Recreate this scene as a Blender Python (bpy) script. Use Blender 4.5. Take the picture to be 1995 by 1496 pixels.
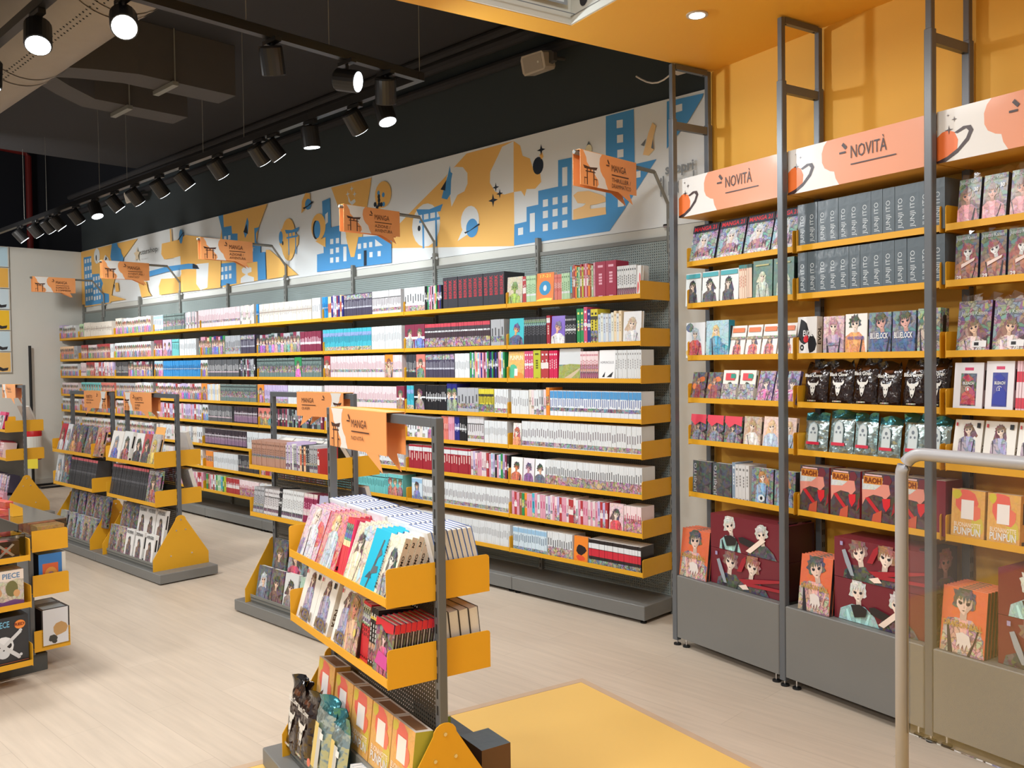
import bpy, math, random
from mathutils import Vector, Matrix, Euler
from math import radians as rad, sin, cos, pi

for o in list(bpy.data.objects): bpy.data.objects.remove(o)
C = bpy.context.scene.collection
scene = bpy.context.scene

# ------------------------------------------------------------------ camera
F, PITCH, ROLL, CH = 1707.0, rad(-1.4584), rad(-0.7582), 1.55
_r = Vector((1, 0, 0)); _f = Vector((0, cos(PITCH), sin(PITCH))); _u = Vector((0, -sin(PITCH), cos(PITCH)))
CR = _r * cos(ROLL) + _u * sin(ROLL); CU = -_r * sin(ROLL) + _u * cos(ROLL); CF = _f
cam = bpy.data.cameras.new('camera'); cam.sensor_width = 36; cam.lens = 36 * F / 1995; cam.clip_start = .05
camo = bpy.data.objects.new('camera', cam); C.objects.link(camo)
m = Matrix((CR, CU, -CF)).transposed().to_4x4(); m.translation = Vector((0, 0, CH)); camo.matrix_world = m
scene.camera = camo

# ------------------------------------------------------------------ world, lights, exposure
w = bpy.data.worlds.new('world'); scene.world = w; w.use_nodes = True
w.node_tree.nodes['Background'].inputs[0].default_value = (.95, .97, 1, 1)
w.node_tree.nodes['Background'].inputs[1].default_value = .40
scene.view_settings.view_transform = 'Standard'; scene.view_settings.look = 'None'
scene.view_settings.exposure = -0.1; scene.view_settings.gamma = 1
scene.view_settings.use_curve_mapping = False


class Frame:
    "a flat frame turned about the vertical: a along the shelving, b into it"
    def __init__(s, yaw, ox=0, oy=0):
        s.yaw = rad(yaw); s.X = Vector((cos(s.yaw), sin(s.yaw), 0)); s.Y = Vector((-sin(s.yaw), cos(s.yaw), 0)); s.o = Vector((ox, oy, 0))
    def p(s, a, b, z=0): return s.o + s.X * a + s.Y * b + Vector((0, 0, z))


FA = Frame(-44.3)                                     # long wall with the mural
FR = Frame(-57.7)                                     # yellow wall with the tall bays
FG = Frame(-57, -.227, 2.642)                         # nearest gondola
FL = Frame(-43.5, -2.501, 6.148)                      # gondola at the left
FM = Frame(-44, -1.771, 5.496)                        # gondola in the middle
FB = Frame(-43.5, -4.98, 8.93)                        # far gondola behind the table
FD = Frame(-43.5, -2.435, 4.403)                      # low display at the lower left


def lamp(kind, loc, energy, color=(1, 1, 1), target=None, **kw):
    l = bpy.data.lights.new(kind.lower() + '_lamp', kind); l.energy = energy; l.color = color
    for k, v in kw.items(): setattr(l, k, v)
    o = bpy.data.objects.new('lamp_light', l); C.objects.link(o); o.location = loc
    if target is not None: o.rotation_euler = (Vector(target) - Vector(loc)).to_track_quat('-Z', 'Y').to_euler()
    return o


# unseen area lamps added overhead as fill, over the aisles and behind the photographer
WARM = (1, .985, .965); COOL = (.88, .95, 1)
for x, y, e in ((.3, -.6, 20), (-2.4, .2, 62), (-4.2, 2.2, 74), (2.2, 1.2, 22), (-6.5, 5.0, 85), (-8.8, 8.6, 85), (-1.1, 1.6, 52), (-3.2, 4.9, 60), (.0, 3.4, 28)):
    lamp('AREA', (x, y, 3.0), e, WARM, (x, y, 0), shape='DISK', size=.55)

lamp('AREA', (-5.4, 7.9, 2.95), 60, WARM, (-6.9, 10.8, 1.3), shape='DISK', size=.4)  # unseen lamp added to brighten the plain end wall at the far left

# ------------------------------------------------------------------ colours and materials
def lin(c): return c / 12.92 if c <= .04045 else ((c + .055) / 1.055) ** 2.4
def srgb(r, g, b, a=1.0): return (lin(r / 255), lin(g / 255), lin(b / 255), a)

MATS = {}
def mat(name, col, rough=.5, metal=0, noise=0, nscale=30, emit=0, bump=0, spec=.5):
    if name in MATS: return MATS[name]
    m = bpy.data.materials.new(name); m.use_nodes = True; nt = m.node_tree; b = nt.nodes['Principled BSDF']
    b.inputs['Roughness'].default_value = rough; b.inputs['Metallic'].default_value = metal
    b.inputs['Base Color'].default_value = col; b.inputs['Specular IOR Level'].default_value = spec
    if noise or bump:
        tc = nt.nodes.new('ShaderNodeTexCoord'); n = nt.nodes.new('ShaderNodeTexNoise'); n.inputs['Scale'].default_value = nscale
        nt.links.new(tc.outputs['Object'], n.inputs['Vector'])
        if noise:
            mx = nt.nodes.new('ShaderNodeMix'); mx.data_type = 'RGBA'
            mx.inputs[6].default_value = col; mx.inputs[7].default_value = (col[0] * (1 - noise), col[1] * (1 - noise), col[2] * (1 - noise), 1)
            nt.links.new(n.outputs['Fac'], mx.inputs[0]); nt.links.new(mx.outputs[2], b.inputs['Base Color'])
        if bump:
            bp = nt.nodes.new('ShaderNodeBump'); bp.inputs['Strength'].default_value = bump; bp.inputs['Distance'].default_value = .01
            nt.links.new(n.outputs['Fac'], bp.inputs['Height']); nt.links.new(bp.outputs[0], b.inputs['Normal'])
    if emit:
        b.inputs['Emission Color'].default_value = col; b.inputs['Emission Strength'].default_value = emit
    MATS[name] = m; return m


def print_mat(name, rough=.45, coat=0, metal=0, crinkle=0):
    "print on paper, card or foil: colour comes with the faces, 'busy' faces get inked artwork"
    m = bpy.data.materials.new(name); m.use_nodes = True; nt = m.node_tree; N = nt.nodes.new; L = nt.links.new
    b = nt.nodes['Principled BSDF']; b.inputs['Roughness'].default_value = rough; b.inputs['Metallic'].default_value = metal
    if coat: b.inputs['Coat Weight'].default_value = coat; b.inputs['Coat Roughness'].default_value = .12
    at = N('ShaderNodeAttribute'); at.attribute_name = 'Col'
    tc = N('ShaderNodeTexCoord')
    nz = N('ShaderNodeTexNoise'); nz.inputs['Scale'].default_value = 22; nz.inputs['Detail'].default_value = 2
    L(tc.outputs['Object'], nz.inputs['Vector'])
    warp = N('ShaderNodeVectorMath'); warp.operation = 'MULTIPLY_ADD'; warp.inputs[1].default_value = (.06, .06, .06)
    L(nz.outputs['Color'], warp.inputs[0]); L(tc.outputs['Object'], warp.inputs[2])
    vo = N('ShaderNodeTexVoronoi'); vo.inputs['Scale'].default_value = 55; L(warp.outputs[0], vo.inputs['Vector'])
    ed = N('ShaderNodeTexVoronoi'); ed.feature = 'DISTANCE_TO_EDGE'; ed.inputs['Scale'].default_value = 38; L(warp.outputs[0], ed.inputs['Vector'])
    hs = N('ShaderNodeHueSaturation'); hs.inputs['Saturation'].default_value = .75; hs.inputs['Value'].default_value = .8
    L(vo.outputs['Color'], hs.inputs['Color'])
    sep = N('ShaderNodeMath'); sep.operation = 'MULTIPLY'; sep.inputs[1].default_value = .55; L(at.outputs['Alpha'], sep.inputs[0])
    mx = N('ShaderNodeMix'); mx.data_type = 'RGBA'; L(sep.outputs[0], mx.inputs[0]); L(at.outputs['Color'], mx.inputs[6]); L(hs.outputs[0], mx.inputs[7])
    cr = N('ShaderNodeMath'); cr.operation = 'LESS_THAN'; cr.inputs[1].default_value = .055; L(ed.outputs['Distance'], cr.inputs[0])
    ink = N('ShaderNodeMath'); ink.operation = 'MULTIPLY'; L(cr.outputs[0], ink.inputs[0]); L(at.outputs['Alpha'], ink.inputs[1])
    ik2 = N('ShaderNodeMath'); ik2.operation = 'MULTIPLY'; ik2.inputs[1].default_value = .7; L(ink.outputs[0], ik2.inputs[0])
    mk = N('ShaderNodeMix'); mk.data_type = 'RGBA'; mk.inputs[7].default_value = (.02, .02, .03, 1)
    L(ik2.outputs[0], mk.inputs[0]); L(mx.outputs[2], mk.inputs[6]); L(mk.outputs[2], b.inputs['Base Color'])
    if crinkle:
        n2 = N('ShaderNodeTexVoronoi'); n2.inputs['Scale'].default_value = 16; n2.feature = 'F1'; L(warp.outputs[0], n2.inputs['Vector'])
        bp = N('ShaderNodeBump'); bp.inputs['Strength'].default_value = crinkle; bp.inputs['Distance'].default_value = .02
        L(n2.outputs['Distance'], bp.inputs['Height']); L(bp.outputs[0], b.inputs['Normal'])
        if coat: L(bp.outputs[0], b.inputs['Coat Normal'])
    return m


PRINT = print_mat('printed_paper', .4, .15)
GLOSS = print_mat('shrink_wrapped_print', .42, .2, 0, .07)
FOIL = print_mat('foil_bag', .24, .3, .8, .45)
DARKFOIL = print_mat('dark_plastic_bag', .18, .7, .15, .4)
FLAT = print_mat('wall_print', .6)


def perforated(name, col, cell, hole, back=None):
    m = bpy.data.materials.new(name); m.use_nodes = True; nt = m.node_tree; N = nt.nodes.new; L = nt.links.new
    b = nt.nodes['Principled BSDF']; b.inputs['Base Color'].default_value = col; b.inputs['Roughness'].default_value = .5
    tc = N('ShaderNodeTexCoord'); sx = N('ShaderNodeSeparateXYZ'); L(tc.outputs['Object'], sx.inputs[0])
    def fr(out):
        d = N('ShaderNodeMath'); d.operation = 'DIVIDE'; d.inputs[1].default_value = cell; L(out, d.inputs[0])
        f = N('ShaderNodeMath'); f.operation = 'FRACT'; L(d.outputs[0], f.inputs[0])
        g = N('ShaderNodeMath'); g.operation = 'LESS_THAN'; g.inputs[1].default_value = hole; L(f.outputs[0], g.inputs[0]); return g
    a, c = fr(sx.outputs['X']), fr(sx.outputs['Z'])
    k = N('ShaderNodeMath'); k.operation = 'MULTIPLY'; L(a.outputs[0], k.inputs[0]); L(c.outputs[0], k.inputs[1])
    t = N('ShaderNodeBsdfTransparent'); ms = N('ShaderNodeMixShader'); L(k.outputs[0], ms.inputs[0]); L(b.outputs[0], ms.inputs[1]); L(t.outputs[0], ms.inputs[2])
    L(ms.outputs[0], nt.nodes['Material Output'].inputs[0]); return m


def clear(name, tint=(1, 1, 1), amount=.9, rough=.03):
    m = bpy.data.materials.new(name); m.use_nodes = True; nt = m.node_tree; N = nt.nodes.new; L = nt.links.new
    nt.nodes.remove(nt.nodes['Principled BSDF'])
    t = N('ShaderNodeBsdfTransparent'); t.inputs[0].default_value = (*tint, 1)
    g = N('ShaderNodeBsdfGlossy'); g.inputs['Roughness'].default_value = rough
    fz = N('ShaderNodeFresnel'); fz.inputs[0].default_value = 1.45
    ad = N('ShaderNodeMath'); ad.operation = 'ADD'; ad.inputs[1].default_value = 1 - amount; L(fz.outputs[0], ad.inputs[0])
    ms = N('ShaderNodeMixShader'); L(ad.outputs[0], ms.inputs[0]); L(t.outputs[0], ms.inputs[1]); L(g.outputs[0], ms.inputs[2])
    L(ms.outputs[0], nt.nodes['Material Output'].inputs[0]); return m


YEL = mat('yellow_powder_coat', srgb(220, 162, 30), .5)
GREY = mat('grey_powder_coat', srgb(128, 128, 122), .5)
BASE = mat('grey_base_metal', srgb(119, 118, 114), .45, noise=.06, nscale=4)
SLATE = mat('slate_post_metal', srgb(98, 102, 106), .35, metal=.2)
DARK = mat('dark_back_panel', srgb(74, 76, 74), .6)
BLACK = mat('black_lamp_metal', srgb(24, 24, 25), .4)
RUBBER = mat('black_rubber', srgb(20, 20, 20), .7)
WHITEW = mat('off_white_wall_paint', srgb(214, 214, 206), .8, noise=.05, nscale=2)
CHARW = mat('charcoal_wall_paint', srgb(52, 60, 63), .85, noise=.08, nscale=3)
DCEIL = mat('black_ceiling_paint', srgb(44, 43, 46), .9, noise=.15, nscale=3)
YWALL = mat('yellow_wall_paint', srgb(232, 176, 62), .6, noise=.05, nscale=3)
PAPER = mat('page_edges', srgb(226, 222, 214), .8, noise=.12, nscale=220)
DUCT = mat('grey_duct_fabric', srgb(150, 140, 128), .75, noise=.1, nscale=12)
DUCTD = mat('dark_duct_panel', srgb(76, 73, 72), .8, noise=.1, nscale=12)
REDP = mat('dark_red_pipe', srgb(120, 34, 30), .4)
BEIGE = mat('beige_plastic', srgb(190, 180, 165), .4)
CHROME = mat('steel_screw', srgb(220, 220, 220), .2, metal=1)
GLOW = mat('lamp_diffuser', (.86, .95, 1, 1), .5, emit=9)
MATFL = mat('yellow_floor_inlay', srgb(230, 188, 104), .5, noise=.06, nscale=2)
TRIM = mat('wood_inlay_trim', srgb(196, 168, 140), .5, noise=.12, nscale=20)
TUBE = mat('satin_grey_tube', srgb(160, 159, 162), .38, metal=.0, spec=.8)
REDM = mat('red_enamel', srgb(190, 24, 30), .25)
SOFF = mat('yellow_header_board', srgb(222, 168, 70), .5)
PERF = perforated('perforated_grey_panel', srgb(142, 152, 148), .016, .40)
PERFD = perforated('perforated_dark_panel', srgb(84, 80, 70), .014, .45)
ACRYL = clear('clear_acrylic', (.985, .98, .965), .99, .02)
FROST = clear('glossy_clear_lid', (.97, .97, .97), .62, .12)
WRAP = clear('clear_plastic_wrap', (.97, .97, .97), .86, .12)

# ------------------------------------------------------------------ mesh helpers
class MB:
    "collects faces with a material index and a colour, builds ONE mesh"
    def __init__(s): s.v = []; s.f = []; s.mi = []; s.c = []; s.mats = []
    def mid(s, m):
        if m not in s.mats: s.mats.append(m)
        return s.mats.index(m)
    def face(s, pts, m, col=(1, 1, 1, 0)):
        n = len(s.v); s.v += [tuple(p) for p in pts]; s.f.append(tuple(range(n, n + len(pts)))); s.mi.append(s.mid(m)); s.c.append(col)
    def poly(s, vs, fs, m, col=(1, 1, 1, 0)):
        n = len(s.v); s.v += [tuple(p) for p in vs]
        for f in fs: s.f.append(tuple(i + n for i in f)); s.mi.append(s.mid(m)); s.c.append(col)
    def box(s, x0, x1, y0, y1, z0, z1, m, col=(1, 1, 1, 0), cols=None, skip=()):
        v = [(x0, y0, z0), (x1, y0, z0), (x1, y1, z0), (x0, y1, z0), (x0, y0, z1), (x1, y0, z1), (x1, y1, z1), (x0, y1, z1)]
        fs = dict(bottom=(0, 3, 2, 1), top=(4, 5, 6, 7), front=(0, 1, 5, 4), right=(1, 2, 6, 5), back=(2, 3, 7, 6), left=(3, 0, 4, 7))
        n = len(s.v); s.v += v
        for k, f in fs.items():
            if k in skip: continue
            s.f.append(tuple(i + n for i in f)); s.mi.append(s.mid(m)); s.c.append((cols or {}).get(k, col))
    def bbox(s, x0, x1, y0, y1, z0, z1, m, r=.002, col=(1, 1, 1, 0)):
        "box with chamfered upright and top edges"
        ring = [(x0 + r, y0), (x1 - r, y0), (x1, y0 + r), (x1, y1 - r), (x1 - r, y1), (x0 + r, y1), (x0, y1 - r), (x0, y0 + r)]
        inn = [(x0 + 2 * r, y0 + r), (x1 - 2 * r, y0 + r), (x1 - r, y0 + 2 * r), (x1 - r, y1 - 2 * r), (x1 - 2 * r, y1 - r), (x0 + 2 * r, y1 - r), (x0 + r, y1 - 2 * r), (x0 + r, y0 + 2 * r)]
        v = [(x, y, z0) for x, y in ring] + [(x, y, z1 - r) for x, y in ring] + [(x, y, z1) for x, y in inn]
        fs = [tuple(range(7, -1, -1)), tuple(range(16, 24))]
        for i in range(8):
            j = (i + 1) % 8; fs += [(i, j, j + 8, i + 8), (i + 8, j + 8, j + 16, i + 16)]
        s.poly(v, fs, m, col)
    def tube(s, pts, r, m, n=8, col=(1, 1, 1, 0), caps=True, rs=None):
        pts = [Vector(p) for p in pts]; rings = []
        for i, p in enumerate(pts):
            d = (pts[min(i + 1, len(pts) - 1)] - pts[max(i - 1, 0)]).normalized()
            a = Vector((0, 0, 1)) if abs(d.z) < .9 else Vector((1, 0, 0))
            u = d.cross(a).normalized(); v = d.cross(u); rr = rs[i] if rs else r
            rings.append([p + (u * cos(2 * pi * k / n) + v * sin(2 * pi * k / n)) * rr for k in range(n)])
        vs = [q for g in rings for q in g]; fs = []
        for i in range(len(pts) - 1):
            for k in range(n):
                j = (k + 1) % n; fs.append((i * n + k, i * n + j, (i + 1) * n + j, (i + 1) * n + k))
        if caps: fs += [tuple(range(n - 1, -1, -1)), tuple(range((len(pts) - 1) * n, len(pts) * n))]
        s.poly(vs, fs, m, col)
    def prism(s, pts, t, m, axis='x', at=0, col=(1, 1, 1, 0)):
        "outline in the two other axes given a thickness along AXIS"
        def q(u, v, w):
            return (w, u, v) if axis == 'x' else ((u, w, v) if axis == 'y' else (u, v, w))
        n = len(pts); vs = [q(u, v, at) for u, v in pts] + [q(u, v, at + t) for u, v in pts]
        fs = [tuple(range(n)), tuple(range(2 * n - 1, n - 1, -1))] + [(i, i + n, (i + 1) % n + n, (i + 1) % n) for i in range(n)]
        s.poly(vs, fs, m, col)
    def mesh(s, name, smooth=False):
        me = bpy.data.meshes.new(name); me.from_pydata(s.v, [], s.f)
        for m in s.mats: me.materials.append(m)
        me.polygons.foreach_set('material_index', s.mi)
        a = me.color_attributes.new('Col', 'FLOAT_COLOR', 'CORNER')
        flat = []
        for f, c in zip(s.f, s.c): flat += list(c) * len(f)
        a.data.foreach_set('color', flat)
        if smooth: me.polygons.foreach_set('use_smooth', [True] * len(s.f))
        me.update(); return me


def link(name, me, parent=None, loc=(0, 0, 0), rot=(0, 0, 0)):
    o = bpy.data.objects.new(name, me); C.objects.link(o); o.parent = parent; o.location = loc; o.rotation_euler = rot; return o
def part(name, mb, parent, loc=(0, 0, 0), rot=(0, 0, 0), label=None, smooth=False):
    o = link(name, mb.mesh(name, smooth) if isinstance(mb, MB) else mb, parent, loc, rot)
    if label: o['label'] = label
    return o
def tag(o, label, cat, group=None, kind=None):
    o['label'] = label; o['category'] = cat
    if group: o['group'] = group
    if kind: o['kind'] = kind
    return o
def thing(name, label, cat, loc, yaw=0, group=None, tilt=0):
    o = link(name, None, None, loc, (tilt, 0, yaw)); o.empty_display_size = .05; return tag(o, label, cat, group)
def single(name, mb, label, cat, loc=(0, 0, 0), yaw=0, group=None, tilt=0, smooth=False):
    me = mb.mesh(name, smooth) if isinstance(mb, MB) else mb
    return tag(link(name, me, None, loc, (tilt, 0, yaw)), label, cat, group)
def struct(name, mb, loc=(0, 0, 0), yaw=0, smooth=False):
    o = link(name, mb.mesh(name, smooth), None, loc, (0, 0, yaw)); o['kind'] = 'structure'; return o


# ------------------------------------------------------------------ flat print: text and shapes on any surface
_txt = {}
def text_shape(s, bold=False):
    key = (s, bold)
    if key not in _txt:
        cu = bpy.data.curves.new('lettering', 'FONT'); cu.body = s; cu.resolution_u = 2; cu.size = 1
        if bold: cu.offset = .025
        o = bpy.data.objects.new('lettering', cu); C.objects.link(o)
        bpy.context.view_layer.update()
        me = bpy.data.meshes.new_from_object(o.evaluated_get(bpy.context.evaluated_depsgraph_get()))
        vs = [(v.co.x, v.co.y) for v in me.vertices]; fs = [tuple(p.vertices) for p in me.polygons]
        bpy.data.objects.remove(o); bpy.data.curves.remove(cu); bpy.data.meshes.remove(me)
        if vs:
            x0 = min(v[0] for v in vs); x1 = max(v[0] for v in vs); y0 = min(v[1] for v in vs); y1 = max(v[1] for v in vs)
            vs = [((x - x0) / max(x1 - x0, 1e-6), (y - y0) / max(y1 - y0, 1e-6)) for x, y in vs]
        _txt[key] = (vs, fs)
    return _txt[key]


class Pen:
    "draws on a rectangle: origin O, unit vectors U (right) and V (up), size w x h, outward normal N"
    def __init__(s, mb, O, U, V, w, h, m=None, eps=.00025):
        s.mb = mb; s.O = Vector(O); s.U = Vector(U); s.V = Vector(V); s.N = s.U.cross(s.V).normalized(); s.w = w; s.h = h; s.m = m or PRINT; s.k = 1; s.eps = eps; s.clip = True
    def at(s, u, v):
        if s.clip: u = min(max(u, 0), 1); v = min(max(v, 0), 1)
        return s.O + s.U * (u * s.w) + s.V * (v * s.h) + s.N * (s.eps * s.k)
    def poly(s, pts, col): s.mb.face([s.at(*p) for p in pts], s.m, col); s.k += 1
    def rect(s, u0, v0, u1, v1, col): s.poly([(u0, v0), (u1, v0), (u1, v1), (u0, v1)], col)
    def oval(s, u, v, ru, rv, col, n=14, a0=0, tilt=0):
        s.poly([(u + ru * cos(2 * pi * k / n) * cos(tilt) - rv * sin(2 * pi * k / n) * sin(tilt) * s.h / s.w,
                 v + rv * sin(2 * pi * k / n) * cos(tilt) + ru * cos(2 * pi * k / n) * sin(tilt) * s.w / s.h) for k in range(n)], col)
    def text(s, t, u0, v0, u1, v1, col, bold=False, turn=0):
        vs, fs = text_shape(t, bold)
        if turn == 1: vs = [(1 - y, x) for x, y in vs]
        if turn == -1: vs = [(y, 1 - x) for x, y in vs]
        s.mb.poly([s.at(u0 + (u1 - u0) * x, v0 + (v1 - v0) * y) for x, y in vs], fs, s.m, col); s.k += 1


def figure(p, cx, top, sz, hair, skin, cloth, rng, long_hair=False):
    "an invented figure: loose hair, tilted face, shoulders; sz = head height as a share of the print's height"
    k = p.h / p.w; hw = sz * .42 * k; t = rng.uniform(-.3, .3); ct, st = cos(t), sin(t)
    hair = (*hair[:3], max(hair[3], .3)); cloth = (*cloth[:3], max(cloth[3], .35)); dk = (.02, .02, .03, 0)
    hi = tuple(min(1, c * 1.6 + .03) for c in hair[:3]) + (.1,); sh = tuple(c * .72 for c in skin[:3]) + (0,)
    X = lambda u, v: (cx + (u * ct - v * st) * hw, top - sz * .5 + (u * st + v * ct) * sz * .5)        # head space, -1..1
    if long_hair:
        s = rng.choice((-1, 1)); pts = [X(-1.15, .3)]
        for i in range(9): u = -1.7 + i * .42; pts.append(X(u + s * .5, -1.6 - 1.5 * rng.random() * (i % 2)))
        pts.append(X(1.2, .3)); p.poly(pts, hair)
    w = rng.uniform(1.9, 2.6); b = top - sz * 1.2
    p.poly([(cx - hw * w * 1.1, 0), (cx - hw * w, b - sz * .35), (cx - hw * .9, b), (cx + hw * .9, b), (cx + hw * w * .9, b - sz * .4), (cx + hw * w * 1.15, 0)], cloth)
    cl2 = tuple(min(1, c * 1.5 + .02) for c in cloth[:3]) + (.2,)
    p.poly([(cx - hw * .5, b), (cx + hw * .5, b), (cx + hw * rng.uniform(.1, .6), max(0, b - sz * 1.2)), (cx - hw * rng.uniform(0, .4), max(0, b - sz * .9))], cl2)
    for q in (-1, 1): p.poly([(cx + q * hw * 1.5, b - sz * .3), (cx + q * hw * 1.7, b - sz * .35), (cx + q * hw * rng.uniform(.5, 1.6), 0), (cx + q * hw * .9, 0)], dk if rng.random() < .5 else cl2)
    p.poly([X(-.35, -1.5), X(.35, -1.5), X(.35, -.7), X(-.35, -.7)], sh)
    pts = []
    for i in range(19):
        a = pi * 1.2 - i * pi * 1.4 / 18; r = 1.12 + (.42 * rng.random() if i % 2 else 0); pts.append(X(r * cos(a), .1 + r * sin(a)))
    p.poly(pts, hair)
    p.poly([X(-.82, .35), X(-.78, -.35), X(-.35, -.85), X(.05, -1.05), (X(.4, -.82)), X(.8, -.3), X(.82, .35), X(0, .7)], skin)
    p.poly([X(.45, .3), X(.8, .3), X(.78, -.35), X(.36, -.84), X(.1, -1.0)], sh)
    for q in (-1, 1): p.poly([X(q * .18, -.02), X(q * .6, .08), X(q * .62, -.12), X(q * .42, -.26), X(q * .22, -.2)], dk); p.poly([X(q * .12, .2), X(q * .62, .32), X(q * .6, .24)], hair)
    p.poly([X(.0, -.2), X(.1, -.5), X(-.04, -.48)], sh); p.poly([X(-.2, -.68), X(.18, -.66), X(.0, -.75)], dk)
    n = 5; fr = [X(-1.0, .45)]
    for i in range(n): u = -.85 + i * 1.7 / n; fr += [X(u + .12, .12 - .3 * rng.random()), X(u + .3, .5)]
    fr += [X(1.0, .5), X(.6, 1.05), X(-.6, 1.05)]; p.poly(fr, hair)
    p.poly([X(-.6, .85), X(-.1, .98), X(.2, .8), X(-.2, .86)], hi)


def K(r, g, b, busy=0): return srgb(r, g, b, busy)
WHT = K(224, 225, 225); BLK = K(24, 24, 28); INK = K(60, 40, 40)
SKIN = K(232, 196, 170); PSKIN = K(240, 220, 205)


def art(p, d, rng):
    "paints a cover after the dict D"
    if 'panel' in d: p.rect(.05, .04, .95, d.get('panel_top', .8), d['panel'])
    for q in d.get('blobs', ()):
        n = 9; u, v, ru, rv, c = q
        p.poly([(u + ru * (.75 + .4 * rng.random()) * cos(2 * pi * k / n), v + rv * (.75 + .4 * rng.random()) * sin(2 * pi * k / n)) for k in range(n)], c)
    for q in d.get('figs', ()): figure(p, *q[:3], *q[3:6], rng, *(q[6] if len(q) > 6 else ()))
    for q in d.get('rects', ()): p.rect(*q)
    for q in d.get('ovals', ()): p.oval(*q)
    for q in d.get('polys', ()): p.poly(*q)
    for q in d.get('texts', ()): p.text(*q)


def book_meshes(wd, ht, t, d, seed=1, side='R', m=None):
    "(cover shell, page block): front faces -y, centre of its foot at the origin, spine on the side given"
    m = m or d.get('mat', PRINT); rng = random.Random(seed); mb = MB(); e = .0012
    bg = d['bg']; sp = d.get('spine', bg); bk = d.get('back', bg)
    s = 1 if side == 'R' else -1
    x0, x1 = -wd / 2, wd / 2
    mb.box(x0, x1, 0, e, 0, ht, m, bg); mb.box(x0, x1, t - e, t, 0, ht, m, bk)
    if s > 0: mb.box(x1 - e, x1, e, t - e, 0, ht, m, sp)
    else: mb.box(x0, x0 + e, e, t - e, 0, ht, m, sp)
    pen = Pen(mb, (x0, 0, 0), (1, 0, 0), (0, 0, 1), wd, ht, m); art(pen, d, rng)
    if s > 0: sn = Pen(mb, (x1, 0, 0), (0, 1, 0), (0, 0, 1), t, ht, m)
    else: sn = Pen(mb, (x0, t, 0), (0, -1, 0), (0, 0, 1), t, ht, m)
    art(sn, d.get('spine_art', {'rects': [(.3, .45, .7, .85, d.get('ink', BLK)), (.25, .05, .75, .12, d.get('ink', BLK))]}), rng)
    pg = MB(); pg.box(x0 + (.0025 if s > 0 else e), x1 - (e if s > 0 else .0025), e, t - e, .002, ht - .002, PAPER)
    return mb.mesh('book_cover'), pg.mesh('page_block')


_bk = {}
def put_book(frame, a, b, z, key, d, label, wd=.115, ht=.18, t=.018, tilt=0, turn=0, group=None, cat='book', name='manga_volume', side='R', simple=False):
    k = (key, wd, ht, t, side)
    if k not in _bk: _bk[k] = book_meshes(wd, ht, t, d, hash(key) % 977 if False else sum(map(ord, key)), side)
    cv, pg = _bk[k]
    o = link(name, cv, None, frame.p(a, b, z), (-tilt, 0, frame.yaw + turn)); tag(o, label, cat, group)
    if not simple: link('page_block', pg, o)
    return o

# ================================================================== the room
def floor_mat():
    m = bpy.data.materials.new('pale_wood_planks'); m.use_nodes = True; nt = m.node_tree; N = nt.nodes.new; L = nt.links.new
    b = nt.nodes['Principled BSDF']; b.inputs['Roughness'].default_value = .42
    tc = N('ShaderNodeTexCoord')
    br = N('ShaderNodeTexBrick'); br.inputs['Scale'].default_value = 1; br.inputs['Brick Width'].default_value = 1.3; br.inputs['Row Height'].default_value = .18
    br.inputs['Mortar Size'].default_value = .0012; br.inputs['Color1'].default_value = srgb(203, 187, 168); br.inputs['Color2'].default_value = srgb(198, 182, 163)
    br.inputs['Mortar'].default_value = srgb(180, 164, 146); L(tc.outputs['Object'], br.inputs['Vector'])
    mp = N('ShaderNodeMapping'); mp.inputs['Scale'].default_value = (1.2, 14, 1); L(tc.outputs['Object'], mp.inputs['Vector'])
    nz = N('ShaderNodeTexNoise'); nz.inputs['Scale'].default_value = 2.2; nz.inputs['Detail'].default_value = 5; L(mp.outputs[0], nz.inputs['Vector'])
    rp = N('ShaderNodeMapRange'); rp.inputs[1].default_value = .3; rp.inputs[2].default_value = .75; rp.inputs[3].default_value = 1; rp.inputs[4].default_value = .86; L(nz.outputs['Fac'], rp.inputs[0])
    mx = N('ShaderNodeVectorMath'); mx.operation = 'SCALE'; L(br.outputs['Color'], mx.inputs[0]); L(rp.outputs[0], mx.inputs['Scale']); L(mx.outputs[0], b.inputs['Base Color'])
    return m
FLOORM = floor_mat()

def slab(name, frame, a0, a1, b0, b1, z0, z1, m):
    mb = MB(); mb.box(a0, a1, b0, b1, z0, z1, m); return struct(name, mb, frame.o, frame.yaw)

slab('floor', FA, -17, 8, -8, 7, -.1, 0, FLOORM)
slab('ceiling', FA, -10.3, -1.5, -6, 6, 3.86, 3.95, DCEIL)
VOID = mat('unlit_void_paint', srgb(26, 28, 36), .95)
slab('ceiling_high', FA, -17, -10.2, -6, 6, 6.3, 6.4, VOID)
slab('trim_4', FA, -10.3, -10.2, -6, 4.52, 3.951, 6.3, VOID)
slab('wall_back', FA, -12.6, -2.05, 4.52, 4.64, 0, 3.86, CHARW)
slab('wall_back_high', FA, -15.2, -10.2, 4.78, 4.9, 0, 6.3, VOID)
slab('wall_left', FA, -12.67, -12.55, 1.6, 4.52, 0, 3.118, WHITEW)
slab('wall_far', FA, -15.2, -15, -6, 6, 0, 6.3, VOID)
mb = MB(); mb.box(-12.55, -2.05, 4.505, 4.52, 0, 2.36, WHITEW); struct('trim_1', mb, FA.o, FA.yaw)      # white lower part of the long wall
slab('baseboard_left', FA, -12.55, -12.53, 1.6, 4.5, 0, .09, WHITEW)
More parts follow.
